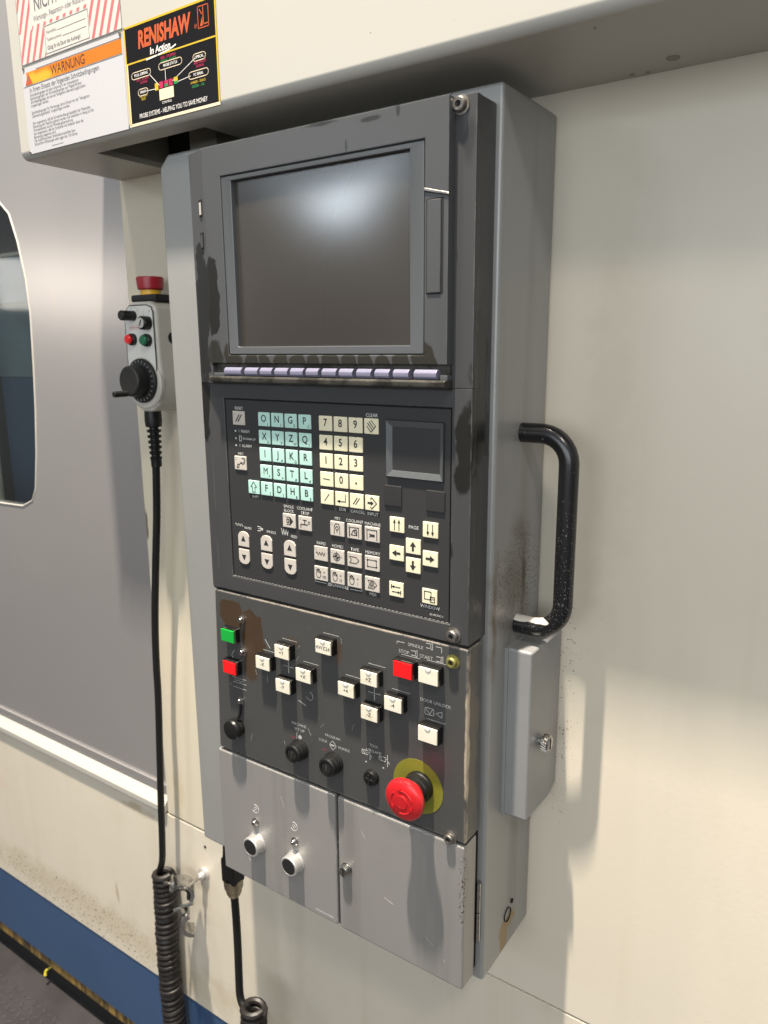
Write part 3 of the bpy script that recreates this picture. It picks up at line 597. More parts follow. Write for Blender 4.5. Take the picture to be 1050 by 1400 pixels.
# small lcd
b = nb(); ringplate(b, (-338.6, -286.0, -102.2, -57.2), (-333.4, -289.6, -97.0, -62.0), -1.4, 2.4, yi=.5, bev=.3); lf = obj('small_display_frame', b, M_frame, con)
b = nb(); box(b, -334, -289, .9, 2.3, -97.4, -61.6); obj('small_display', b, M_lcd, lf)
b = nb(); ringplate(b, (-339.4, -285.2, -103.0, -56.4), (-338.5, -286.1, -102.1, -57.3), .35, .7); obj('display_groove', b, M_groove, lf)

# ---- screen bezel (proud part)
YB = -9.0; k_ = 0.982
bz = nb()
bx0, bx1 = -524.5, -278.8
ox = (-511.8*k_, -304.2*k_, -6.2*k_, 145.4*k_)
ringplate(bz, (bx0, bx1, -13.6, 168.4), ox, YB, 2, bev=1.0)
prism(bz, [(bx0+.6, YB+.2), (bx0+.6, 8), (-551.6, 8), (-551.6, 2.0), (-550.4, 0.4), (-546, -1.6)], 'z', -31.5, 168.2, .8, 2, False)
bezel = obj('screen_bezel', bz, M_bezel, con, ang=38)
b = nb(); ringplate(b, (ox[0]+.6, ox[1]-.6, ox[2]+.6, ox[3]-.6), (-497.5*.988, -315.6*.988, 1.0*.988, 140.2*.988), YB+.5, 0, yi=-7.6, bev=.6)
sf = obj('screen_frame', b, M_frame, bezel, ang=20)
b = nb(); ringplate(b, (ox[0]-.1, ox[1]+.1, ox[2]-.1, ox[3]+.1), (ox[0]+1.4, ox[1]-1.4, ox[2]+1.4, ox[3]-1.4), YB+1.4, 0); obj('screen_groove', b, M_groove, bezel)
# glass, slightly domed
t = bmesh.new(); n = 14; gx0, gx1, gz0, gz1 = -497*.988-2, -315*.988+2, -1, 140
g = [[t.verts.new((gx0+(gx1-gx0)*i/n, -3.0-1.8*(1-((2*i/n-1)**2))*(1-((2*j/n-1)**2)), gz0+(gz1-gz0)*j/n)) for i in range(n+1)] for j in range(n+1)]
for j in range(n):
    for i in range(n): t.faces.new((g[j][i], g[j][i+1], g[j+1][i+1], g[j+1][i]))
bmesh.ops.recalc_face_normals(t, faces=t.faces)
b = nb(); merge(b, t); screen = obj('screen', b, M_glass, con)
# soft key shelf
b = nb(); box(b, bx0+1, bx1-.4, -4, 4, -31.4, -13.0); ks = obj('soft_key_recess', b, M_shelf, bezel)
b = nb(); prism(b, [(-4.2, -24.6), (-11.6, -24.6), (-12.6, -26), (-12.2, -29.6), (-3, -31.8), (2, -31.8), (2, -24.6)], 'x', bx0-1.5, bx1, .5, 2, False); obj('soft_key_lip', b, M_shelf, bezel)
b = nb(); box(b, bx0-1, -519.8*k_, -8, 0, -24.8, -21.8, .5); obj('recess_end', b, M_frame, bezel); b = nb(); box(b, -290.5*k_, bx1-.2, -8, 0, -24.8, -21.0, .5); obj('recess_end', b, M_frame, bezel)
for a, c_ in kx:
    b = nb(); x0, x1 = a*.98, c_*.98; prism(b, [(-4, -24.2), (-9.8, -24.2), (-11.4, -22.6), (-11.4, -19.4), (-9.6, -17.0), (-4, -16.6)], 'x', x0+.75, x1-.75, .6, 2)
    obj('soft_key', b, M_soft, con)
# card slot cover
b = nb(); zt, zb = 104*k_, 38.6*k_; x0, x1 = -302.4*k_, -289*k_
box(b, x0, x1+1.2, YB-.1, YB+.5, zb-.8, zt+.8); obj('card_slot_gap', b, M_groove, bezel)
b = nb(); box(b, x0+.9, x1-.7, YB-.9, YB+.5, zb+.2, zt-.2, .3, 1); obj('card_slot_cover', b, M_bezel, con)
b = nb(); prism(b, [(-304*k_, 112.6*k_), (-283.6*k_, 107.4*k_), (-283.6*k_, 105.6*k_), (-304*k_, 110.4*k_)], 'y', YB-.9, YB+.3, .3, 1); obj('card_slot_ridge', b, M_chrdull, bezel)
b = nb(); stroke(b, [(-303.8*k_, 113*k_), (-283.4*k_, 107.8*k_)], .5, YB-.05); stroke(b, [(-303.8*k_, 110*k_), (-283.4*k_, 105.2*k_)], .5, YB-.05); obj('ridge_groove', b, M_groove, bezel)
# two little slots in the chamfer
for zz, mt in ((120.5, M_pcream), (93.2, M_bezel)):
    b = nb(); x, z = -527.0, zz; prism(b, [(-533.4, -6.4), (-528.0, -8.3), (-527.4, -7), (-533, -5.0)], 'z', z-7, z+7); s_ = obj('side_slot', b, M_groove, con)
    b = nb(); prism(b, [(-532.0, -7.3), (-528.6, -8.6), (-528.2, -7.2), (-531.6, -6)], 'z', z-5.6, z+4.6); obj('slot_insert', b, mt, s_)
# socket head bolts
def bolt(x, z, y=0, m_=None, r_=4.9):
    b = nb(); lathe(b, [(r_+1.6, y), (r_+1.6, y-.8), (r_+.6, y-1.0), (r_, y-1.0), (r_, y-4.2), (r_-.7, y-5.0), (2.3, y-5.0), (2.1, y-3.2), (0, y-3.2)], (x, 0, z), 'y', 24)
    o = obj('socket_bolt', b, m_ or M_chrdull, con)
    b = nb(); lathe(b, [(0, y-3.4), (2.05, y-3.4)], (x, 0, z), 'y', 6); obj('socket', b, M_black, o)
bolt(-274.6, 162.6); bolt(-275.2, -225.8); bolt(-275.2, -248.4, 0, M_ybolt, 4.4); bolt(-275.6, -409.0, 0, None, 4.4)
# ---- worn middle panel
b = nb(); prism(b, [(-554.5, -411.2), (-548.8, -235.6), (-261.6, -235.6), (-261.6, -411.2)], 'y', 0, 24, 1.8, 3); mp_ = obj('button_panel', b, M_panel, con)
b = nb(); box(b, -553, -263, 4, 22, -236.2, -232.4); obj('panel_gap', b, M_groove, con); b = nb(); box(b, -553, -263, 4, 22, -415, -410); obj('panel_gap', b, M_groove, con); b = nb(); box(b, -401.4, -397.6, 4, 22, -558, -415.5); obj('panel_gap', b, M_groove, con)
def pbutton(x, z, cap, s=None, big=False):
    w_, h_ = (18.4, 13.6) if big else (17.4, 12.6)
    b = nb(); box(b, x-w_/2-1, x+w_/2+1, -7.2, 0, z-h_/2-1, z+h_/2+1.4, .6, 1); o = obj('push_button', b, M_bcase, con)
    b = nb(); box(b, x-w_/2, x+w_/2, -8.8, -7, z-h_/2, z+h_/2, .5, 2); c2 = obj('button_cap', b, cap, o)
    if cap is M_bwhite:
        b = nb(); fillp(b, circ(x, z+h_/2+.6, 2.8, 10, 180, 360), -8.6, .7); obj('cap_notch', b, M_s_wt, o, smooth=False)
    if s:
        b = nb(); text(b, s, x, z-.8, 5.0, -8.8, bold=.006); obj('legend', b, M_ink, o, smooth=False)
for x, z, s in [(-453.6, -279.0, '+Y'), (-478.8, -296.2, '-X'), (-428.0, -296.2, '+X'), (-453.9, -313.6, '-Y'), (-403.4, -262.6, '4WZ24'),
                (-378.6, -297.2, '+4'), (-353.6, -280.2, '+Z'), (-328.6, -297.6, '-4'), (-353.6, -313.2, '-Z')]: pbutton(x, z, M_bwhite, s)
pbutton(-524.9, -278.2, M_bgreen); pbutton(-524.7, -312.2, M_bred); pbutton(-318.7, -263.8, M_bred, None, True)
pbutton(-293.8, -263.0, M_bwhite, None, True); pbutton(-294.0, -315.6, M_bwhite, None, True)
def led(x, z, y=-4):
    b = nb(); lathe(b, [(4.2, 0), (4.2, -1.4), (3.1, -1.8), (3.0, -3.4), (2.2, -4.8), (0, -5.4)], (x, 0, z), 'y', 20); o = obj('pilot_lamp', b, M_chrome, con)
for x, z in ((-511.6, -261.0), (-511.8, -294.8), (-518.6, -349.0), (-506.2, -482.4), (-452.6, -483.6)): led(x, z)
# knobs and key switches at z -379
def keysw(x, z):
    b = nb(); lathe(b, [(10.6, 0), (10.6, -1.6), (9.8, -2), (9.8, -4), (9.2, -4.4), (9.8, -4.8), (9.8, -7), (9.2, -7.4), (9.6, -8), (9.4, -11.2), (8.4, -12.4), (6.4, -12.6), (6.2, -11.4), (0, -11.4)], (x, 0, z), 'y', 32)
    o = obj('key_switch', b, M_blk, con)
    b = nb(); lathe(b, [(5.6, -11.3), (5.4, -12.2), (0, -12.3)], (x, 0, z), 'y', 20); obj('lock_barrel', b, M_chrdull if False else M_blkm, o)
    b = nb(); box(b, x-.5, x+.5, -12.6, -12.2, z-2.8, z+2.8); obj('keyhole', b, M_chrdull, o)
keysw(-441.8, -379); keysw(-400.2, -379.4)
b = nb(); lathe(b, [(9.6, 0), (9.6, -3), (8.6, -4), (10.2, -5), (10.6, -9), (9.6, -11), (6, -12), (0, -12.2)], (-525.4, 0, -379.6), 'y', 32); obj('capped_socket', b, M_blk, con)
b = nb(); tube(b, smooth_path([(-518.6, -1, -353), (-519.4, -2.4, -362), (-521.5, -4, -370)], 5), 1.4, 8); obj('cap_leash', b, M_blk, con)
b = nb(); lathe(b, [(7.4, 0), (7.4, -3), (6.6, -5), (0, -5.2)], (-356.6, 0, -379.4), 'y', 28); o = obj('tool_switch', b, M_blk, con)
b = nb(); stroke(b, [(-356.6, -384), (-356.6, -375)], 1.1, -5.2, th=1.2); stroke(b, [(-360, -379), (-353, -380)], 1.0, -5.2, th=1.0); obj('switch_cross', b, M_blkm, o)
# emergency stop
b = nb(); fillp(b, circ(-308.4, -372, 25.2, 48), -.02, .3); obj('yellow_disc', b, M_yellow, con)
b = nb(); lathe(b, [(13.6, -.3), (13.6, -3), (12.8, -4), (12.8, -9), (11.6, -10), (11.6, -14), (10, -15)], (-306.2, 0, -370.6), 'y', 36); obj('stop_collar', b, M_blk, con)
b = nb(); lathe(b, [(9.5, -8), (11, -13), (13.4, -17.5), (16.6, -20), (18.2, -22.6), (18.6, -25), (17.8, -27.2), (15.6, -28.8), (10, -29.9), (5.6, -30.2), (5.3, -30.6), (0, -30.7)], (-306.0, 0, -370.4), 'y', 48)
es_ = obj('stop_button', b, M_estop, con)
b = nb()
for a0 in (20, 140, 260):
    pts = [(-306+10.4*math.cos(math.radians(a0+t_*8)), -30.0, -370.4+10.4*math.sin(math.radians(a0+t_*8))) for t_ in range(10)]
    tube(b, pts, .55, 6); a1 = math.radians(a0+72); cx, cz = -306+10.4*math.cos(a1), -370.4+10.4*math.sin(a1)
    tx, tz = -math.sin(a1), math.cos(a1); rx, rz = math.cos(a1), math.sin(a1)
    fillp(b, [(cx+rx*1.8, cz+rz*1.8), (cx+tx*3.4, cz+tz*3.4), (cx-rx*1.8, cz-rz*1.8)], -29.9, .6)
pts = [(-306+5.6*math.cos(t_*.4), -30.3, -370.4+5.6*math.sin(t_*.4)) for t_ in range(17)]; tube(b, pts, .4, 6, False)
obj('release_arrows', b, M_estop, es_)
# ringed push buttons on the light grey box
b = nb(); prism(b, [(-557.5, -414), (-557.5, -557.6), (-400.8, -557.6), (-400.8, -414)], 'y', 0, 30.5, 2.2, 3); lb = obj('left_lower_cover', b, M_greylow, con, ang=40)
b = nb(); prism(b, [(-398.4, -414), (-398.4, -558.2), (-262.0, -558.2), (-262.0, -414)], 'y', 0, 23, 2.6, 3); dr = obj('small_door', b, M_greylow, con, ang=40)
b = nb(); box(b, -396, -264.6, 23, 30.5, -556, -416); obj('door_rebate', b, M_groove, con)
b = nb(); lathe(b, [(0, -524), (2.1, -524), (2.1, -494.6)], (-261.0, 26, 0), 'z', 14); obj('hinge', b, M_chrome, con); b = nb(); lathe(b, [(2.1, -493.8), (2.1, -464.6), (0, -464.6)], (-261.0, 26, 0), 'z', 14); obj('hinge', b, M_chrome, con)
def ringbtn(x, z):
    b = nb(); lathe(b, [(11.4, 0), (11.4, -1), (10.4, -1.4), (10.4, -10.4), (9.7, -11.3), (8.6, -11.4), (8.5, -10.6), (0, -10.6)], (x, 0, z), 'y', 36); o = obj('ring_button', b, M_alu, con)
    b = nb(); lathe(b, [(8.3, -10.2), (8.1, -11.2), (0, -11.4)], (x, 0, z), 'y', 32); obj('button_insert', b, M_blkm, o)
    b = nb(); stroke(b, circ(x-.8, z+38.8, 4.6, 14, -140, 100), .9, 0); stroke(b, circ(x-.6, z+38.8, 1.5, 8), .9, 0, True); obj('button_symbol', b, M_s_wt, lb, smooth=False)
ringbtn(-505.6, -506.4); ringbtn(-453.1, -506.8)
b = nb(); lathe(b, [(6.4, 0), (6.4, -.6), (5.6, -.8), (5.6, -5.4), (4.8, -6.4), (0, -6.6)], (-388, 0, -488), 'y', 28); o = obj('slotted_knob', b, M_chrome, con)
b = nb(); box(b, -388.6, -387.4, -6.75, -6, -493, -483); obj('slot', b, M_black, o)
b = nb(); text(b, 'MACHINE SYSTEMS', -417, -551, 2.6, 0, th=.1); obj('maker_print', b, M_s_wt, lb, smooth=False)
# printed marks on the middle panel
b = nb(); Y0 = 0; TP = [mp_, M_wht2]
T('SPINDLE', -311, -243.4, 4.0, bold=0); T('STOP', -322.5, -251.2, 4.4, bold=0); T('START', -300.6, -251.0, 4.4, bold=0)
T('DOOR UNLOCK', -291.5, -289.6, 4.0, bold=0); T('MACHINE', -442.4, -353.6, 4.2, bold=0); T('SET UP', -442, -358.8, 4.2, bold=0)
T('PROGRAM', -401.4, -354.2, 3.8, bold=0); T('LOCK', -413.0, -361.0, 3.8, bold=0); T('ENABLE', -388.4, -362.4, 3.8, bold=0)
T('TOOL', -354.8, -348.6, 3.6, bold=0); T('UNCLAMP', -355.0, -354.0, 3.6, bold=0)
def S(pts, closed=False, wd=.5): stroke(b, pts, wd, 0, closed)
S([(-329.4, -245), (-329.4, -243), (-322, -243)]); S([(-291.5, -239.4), (-286, -239.4), (-286, -243.8)]); 
for cx, cz in ((-297, -240.4), (-311.8, -250.2), (-287.2, -250.0)):
    S([(cx-3.5, cz+2), (cx+.5, cz+2), (cx+2.4, cz+3.2), (cx+2.4, cz-3.2), (cx+.5, cz-2), (cx-3.5, cz-2)]); S([(cx+.8, cz+2), (cx+.8, cz-2)])
S([(-301.5, -295.6), (-293, -295.6), (-293, -301.6), (-301.5, -301.6)], True); S([(-301, -296), (-297, -301)]); S([(-291, -298.6), (-285, -295.8), (-285, -301.4)], True); S([(-297, -301), (-294, -296)])
for cx, cz in ((-453, -296.3), (-353.4, -297)): S([(cx-6.4, cz), (cx+6.4, cz)], wd=.5); S([(cx, cz-6.6), (cx, cz+6.6)], wd=.7)
S([(-445.6, -362.6), (-445.6, -370.4), (-436.6, -370.4)]); fillp(b, circ(-441.6, -366.4, 2.1, 12), 0, .1)
S([(-401.6, -357.8), (-397.4, -362.6), (-401.6, -367.4), (-405.6, -362.6)], True); S([(-404, -362.6), (-400, -362.6)], wd=1.4)
for cx, cz in ((-364, -357.4), (-345, -358)):
    S([(cx-4, cz+2), (cx+3, cz+2), (cx+3, cz-2), (cx-4, cz-2)], True); S([(cx-4, cz+2), (cx, cz-2)]); S([(cx+5, cz+5), (cx+5, cz-6)], wd=.7); S([(cx+4, cz+1), (cx+7, cz-3)])
fillp(b, circ(-363.5, -366.6, .9, 8), 0, .1); fillp(b, circ(-344.5, -366.6, .9, 8), 0, .1)
S([(-529, -325.4), (-510.6, -325.4)], wd=.35); S([(-529, -330.6), (-510.6, -330.6)], wd=.35); S([(-529, -336), (-510.6, -336)], wd=.35)
S([(-526, -327), (-524, -329.4), (-521, -327), (-518, -329.4), (-515, -327)], wd=.4)
for x, z in ((-453.6, -279.0), (-478.8, -296.2), (-428, -296.2), (-403.4, -262.6), (-378.6, -297.2), (-353.6, -280.2), (-328.6, -297.6), (-318.7, -263.8), (-293.8, -263), (-294, -315.6)): S([(x-6, z+10), (x+12, z+10)], wd=.35)
obj('printed_marks', b, M_wht2, mp_, smooth=False)
b = nb(); text(b, 'OFF', -450.4, -369, 3.0, 0); text(b, 'OFF', -411.6, -370.0, 3.0, 0); obj('red_marks', b, M_redink, mp_, smooth=False)
# scratches on the panel
def scratch(pts, wd):
    b = nb(); stroke(b, pts, wd, 0); obj('scratch', b, M_wht2, mp_, smooth=False)
for i in range(14):
    x = random.uniform(-540, -300); z = random.uniform(-400, -245); a = random.uniform(-1, 1)*.8; l_ = random.uniform(3, 10)
    scratch([(x, z), (x+l_*math.sin(a), z-l_*math.cos(a))], .2)
scratch(circ(-428, -320, 4, 12, -160, 80), .5); scratch([(-442, -328), (-433, -331)], .5); scratch([(-482, -275), (-476, -283)], .5); scratch([(-525, -296), (-529, -302), (-526, -306)], .5)
for pts in ([(-300, -520), (-292, -526)], [(-370, -440), (-366, -447)], [(-281, -535), (-279.5, -537.5)], [(-345, -500), (-335, -503)], [(-470, -440), (-466, -452)], [(-520, -530), (-514, -536)]):
    b = nb(); stroke(b, pts, .22, 0); obj('scratch', b, M_wht2, con, smooth=False)
# handle on the right side
HX, HY, HR = -215.5, 80, 8.2
pts = [(XR-2, HY, -70), (-242, HY, -70)]+[(HX-24+24*math.sin(math.radians(a)), HY, -70-24+24*math.cos(math.radians(a))) for a in range(5, 91, 12)]
pts += [(HX, HY, -100-k*18) for k in range(7)]+[(HX-24+24*math.cos(math.radians(a)), HY, -213-24*math.sin(math.radians(a))) for a in range(0, 91, 12)]
pts += [(-242, HY, -237), (XR-2, HY, -237)]
b = nb(); tube(b, pts, HR, 24); hd = obj('handle', b, M_handle, con, ang=60)
# junction box on the right side
b = nb(); prism(b, [(58, -253), (59, -413), (74, -417), (112, -417), (129, -411), (129, -251)], 'x', XR-1, XR+3, .6)
prism(b, [(60, -253), (60, -413), (112, -415.5), (129, -409), (129, -253)], 'x', XR+.5, -233, 2.6, 3); jb = obj('junction_box', b, mat('box_grey_paint', (0.285, 0.287, 0.288), 0.40, metal=.2, bump=.3, bscale=380, var=.12, vscale=14, wear=((0.06, 0.055, 0.05), 1.4, .97, .8, .57), specks=((.07, .06, .05), 300, .76, .9)), con, ang=40)
b = nb(); lathe(b, [(3.6, -234), (3.6, -231.5), (5.6, -231), (7.4, -229.8)]+[(7.4, -224.6), (6.4, -223.4), (0, -223.2)], (0, 86, -346), 'x', 26)
for v in b.verts: v.co.x, v.co.y, v.co.z = v.co.x, v.co.y, v.co.z
kn = obj('knurled_knob', b, M_chrome, con)
b = nb()
for k in range(20):
    a = 2*math.pi*k/20; pts = [(x_, 86+7.55*math.cos(a+q), -346+7.55*math.sin(a+q)) for x_, q in ((-229.6, 0), (-224.8, .28))]; tube(b, pts, .45, 5)
obj('knurling', b, M_chrdull, kn)
b = nb(); box(b, -223.35, -222.9, 85.4, 86.6, -351, -341); obj('slot', b, M_black, kn)
# cable gland under the console
b = nb(); prism(b, [(-616, -560), (-600, -560), (-600, -617), (-606, -632), (-622, -632)][::-1], 'y', 52, 70, 1.5, 2); box(b, -623, -601, 51, 71, -640, -606, 3); obj('cable_plug', b, M_blk, con)
b = nb(); lathe(b, [(11.5, -636), (12, -640), (11.6, -648), (9.6, -651), (9.6, -655), (7.4, -660), (0, -660)], (-612, 61, 0), 'z', 24); obj('cable_gland', b, M_brass, con)

# ================================================================== CABLES
def coil(path, R_, r_, pitch, steps=14):
    """helix round a smooth path (list of Vectors)"""
    P = smooth_path(path, 24); Ls = [0]
    for a, b_ in zip(P[:-1], P[1:]): Ls.append(Ls[-1]+(b_-a).length)
    tot = Ls[-1]; n = int(tot/pitch*steps); out = []; j = 0
    for i in range(n+1):
        s = tot*i/n
        while j < len(Ls)-2 and Ls[j+1] < s: j += 1
        f_ = (s-Ls[j])/max(1e-6, Ls[j+1]-Ls[j]); p = P[j].lerp(P[j+1], f_); d_ = (P[j+1]-P[j]).normalized()
        u = Vector((1, 0, 0)); u = (u-d_*u.dot(d_)).normalized(); v = d_.cross(u); a = 2*math.pi*i/steps
        q_ = 1+.035*math.sin(i*.21)+.03*math.sin(i*.083+1); out.append(p+d_*0.8*math.sin(i*.057)+u*math.cos(a)*R_*q_+v*math.sin(a)*R_*q_)
    return out
cb = thing('coiled_cable', 'black cable hanging from the plug under the console and ending in a short coil', 'cable', (-612, 61, -655))
p0 = [(-612, 61, -656), (-611, 61, -690), (-611, 61, -735), (-612, 61, -780), (-611, 60, -806), (-604, 58, -816), (-593, 56, -814)]
b = nb(); tube(b, smooth_path(p0, 8), 4.9, 12); obj('straight_cord', b, M_cord, cb)
b = nb(); tube(b, coil([(-589, 62, -812), (-590, 62, -830), (-592, 62, -870), (-593, 62, -930)], 13.0, 4.4, 9.2), 4.4, 8); obj('coil', b, M_coil, cb)

pen = thing('handheld_controller', 'pale hand-held controller with red top button and black dial, beside the steel door', 'controller', (-740, 129, -10))
# body
b = nb()
body = [(-764, -20), (-764, 30), (-763, 42), (-758, 49.5), (-749, 53), (-722, 53), (-713, 50), (-708.5, 43), (-708.5, -8), (-706.5, -30), (-708, -48), (-716, -64), (-728, -73), (-744, -73), (-757, -66), (-765, -52), (-767, -36)]
prism(b, body, 'y', 82, 128, 4.5, 4, False); pb = obj('housing', b, M_pcream, pen, ang=50)
b = nb(); face = [(-761.5, -38), (-761.5, 32), (-759, 43), (-752, 48.6), (-722, 48.6), (-714, 46), (-711.4, 40), (-711.4, -38)]
prism(b, face, 'y', 80.2, 84, .6, 2); fc = obj('front_face', b, M_pface, pen)
b = nb(); pts = [(x, 80.6, z) for x, z in face]; tube(b, pts, .7, 6); obj('face_gasket', b, M_bcase, pen)
b = nb(); lathe(b, [(31, 86), (31, 82), (29, 80), (0, 80)], (-737, 0, -39), 'y', 40); obj('dial_seat', b, M_pcream, pen)
b = nb(); lathe(b, [(25.5, 80), (25.5, 77), (24, 75.5), (18, 75), (17.6, 63), (17.2, 60.5), (15.6, 59.4), (0, 59.2)], (-736.6, 0, -36.6), 'y', 44); dl = obj('jog_dial', b, M_blkm, pen)
b = nb(); lathe(b, [(0, 59), (3.6, 59), (3.6, 43), (3.0, 41.6), (0, 41.4)], (-741, 0, -50.6), 'y', 18); obj('crank_pin', b, M_blk, dl)
b = nb()
for k in range(24):
    a = 2*math.pi*k/24; tube(b, [(-736.6+21*math.cos(a), 75.2, -36.6+21*math.sin(a)), (-736.6+23.6*math.cos(a), 75.4, -36.6+23.6*math.sin(a))], .35, 4)
obj('dial_marks', b, M_wht2, dl)
def pcyl(n, x, z, r_, y0, y1, mt): b = nb(); lathe(b, [(0, y1), (r_*.85, y1), (r_, y1+1), (r_, y0), (0, y0)], (x, 0, z), 'y', 24); return obj(n, b, mt, pen)
s1 = pcyl('rotary_switch', -745, 37.2, 5.6, 81, 62, M_blk)
s2 = pcyl('rotary_switch', -720.5, 28.6, 7.6, 81, 70, M_blk); b = nb(); lathe(b, [(0, 69.2), (5.6, 69.4), (5.6, 71)], (-720.5, 0, 28.6), 'y', 20); obj('switch_cap', b, M_alu, s2)
b = nb(); stroke(b, [(-721.6, 26), (-719.4, 31.4)], 1.4, 69.2, th=.4); obj('switch_pointer', b, M_blk, s2, smooth=False)
s3 = pcyl('start_button', -748.6, 10.6, 6.8, 81, 75, M_blk); pcyl('stop_cap', -749.6, 10.8, 5.2, 77, 71.5, M_bred)
s4 = pcyl('start_button', -722.4, 9.4, 7.2, 81, 75, M_blk); pcyl('start_cap', -722.6, 9.4, 5.8, 77, 71.5, M_pgrn)
b = nb(); text(b, 'HANDWHEEL', -743.6, 23.8, 3.8, 80.2, bold=.01, sx=.9)
for k in range(3): stroke(b, [(-754, 26.6-k*2.4), (-735, 26.6-k*2.4)], .3, 80.2)
obj('maker_print', b, M_s_r, fc, smooth=False)
b = nb()
for x, z, s in ((-748, 45.6, 'X'), (-742, 46, 'Y'), (-737.5, 43, 'Z'), (-727, 41, '1'), (-717, 41.4, '10'), (-727, 37, '%')): text(b, s, x, z, 3.6, 80.2)
obj('dial_print', b, M_s_gr, fc, smooth=False)
b = nb(); box(b, -758, -714, 88, 116, 53, 61, 2); obj('stop_base', b, M_blkm, pen)
b = nb(); lathe(b, [(11.5, 61), (11.5, 66.5), (9.5, 67.5)], (-737.6, 101, 0), 'z', 28); obj('stop_collar', b, M_pyel, pen)
b = nb(); lathe(b, [(9, 66), (13.4, 66.6), (14.6, 68), (15.6, 79), (14.8, 81), (0, 82)], (-737.6, 101, 0), 'z', 32); obj('stop_button', b, M_pred, pen)
b = nb(); lathe(b, [(0, -706.9), (6.5, -706.9), (6.5, -710)][::-1], (0, 104, 12), 'x', 20); obj('side_button', b, M_blk, pen)
# strain relief boot and cord
b = nb(); prof = [(0, -71), (9.8, -71), (10.4, -85), (9.6, -92)]
for k in range(6): z = -93-k*6.6; prof += [(5.4, z), (5.4, z-2.2), (8.8-k*.3, z-3.0), (8.4-k*.3, z-5.8)]
prof += [(6.4, -133), (6.4, -141), (0, -141)]
lathe(b, prof, (-744.5, 97, 0), 'z', 24); obj('cable_boot', b, M_blk, pen)
yy = 99
def C2(px, Z, y): return (px, y, Z)
p0 = [(-745.5, 97, -138), (-752, 98, -200), (-763, 99, -270), (-772, 99, -340), (-776.5, 99, -400), (-778.5, 99, -460), (-783, 98, -540), (-789, 98, -620), (-794, 99, -680), (-800, 101, -715), (-811, 104, -738), (-815, 106, -745)]
b = nb(); tube(b, smooth_path(p0, 8), 4.7, 12); obj('straight_cord', b, M_cord, pen)
b = nb(); tube(b, coil([(-807, 107, -742), (-808, 107, -790), (-811, 107, -860), (-811.5, 107, -930), (-809, 107, -1000), (-800, 107, -1060), (-790, 107, -1120)], 12.6, 4.3, 9.0), 4.4, 8); obj('coiled_cord', b, M_coil, pen)

# ================================================================== CLAMP HOOK
hk = thing('pipe_clamp', 'small bright metal pipe clamp bolted to the cream panel below the console', 'clamp', (-744, 129, -731))
b = nb(); lathe(b, [(0, 118), (4.5, 118), (5.2, 119), (5.2, 124), (8.6, 125.5), (9.2, 129.8)][::1], (-744.5, 0, -731), 'y', 24); obj('bolt_boss', b, M_alu, hk)
b = nb(); lathe(b, [(0, 90), (2.2, 90), (2.2, 119)], (-744.0, 0, -731.5), 'y', 14); obj('threaded_rod', b, M_chrome, hk)
b = nb()
cx, cz = -758, -745
def jaw(cx, cz, ro, ri, a0, a1, y0, y1):
    b = nb(); n = 14
    ym = (y0+y1)/2
    o_ = [(cx+ro*math.cos(math.radians(a0+(a1-a0)*k/n)), cz+ro*math.sin(math.radians(a0+(a1-a0)*k/n))) for k in range(n+1)]
    i_ = [(cx+ri*math.cos(math.radians(a0+(a1-a0)*k/n)), cz+ri*math.sin(math.radians(a0+(a1-a0)*k/n))) for k in range(n+1)]
    prism(b, o_+i_[::-1], 'y', y0, y1, .8, 2)
    c_, s_ = math.cos(math.radians(48)), math.sin(math.radians(48))
    for v in b.verts:
        dx, dy = v.co.x-cx, v.co.y-ym; v.co.x = cx+dx*c_-dy*s_; v.co.y = ym+dx*s_+dy*c_
    return b
obj('upper_jaw', jaw(cx, cz, 19, 13.6, 140, -40, 84, 108), M_chrome, hk, ang=40)
obj('jaw_inside', jaw(cx, cz, 13.4, 9.6, 140, -40, 85, 107), M_blkm, hk, ang=40)  # matt black inner layer, makes the inside of the upper jaw dark
obj('lower_jaw', jaw(-736, -782, 19, 12.0, 110, 270, 86, 108), M_chrome, hk, ang=40)
b = nb(); tube(b, [(-775, 82, -729), (-771, 100, -741)], 2.2, 10); obj('hinge_pin', b, M_chrome, hk)
b = nb(); tube(b, [(-760, 84, -768), (-739, 101, -758)], 2.8, 10); obj('hinge_pin', b, M_chrome, hk)
b = nb(); lathe(b, [(0, 83), (5.4, 83), (5.4, 88), (0, 88)], (-747, 0, -765), 'y', 6); obj('hex_nut', b, M_chrome, hk)
b = nb(); lathe(b, [(0, 95), (4.2, 95), (4.2, 101), (0, 101)], (-742, 0, -798), 'y', 6); obj('hex_nut', b, M_chrome, hk)
b = nb(); tube(b, [(-779, 100, -731), (-766, 88, -728)], 1.8, 8); obj('clamp_screw', b, M_chrome, hk)

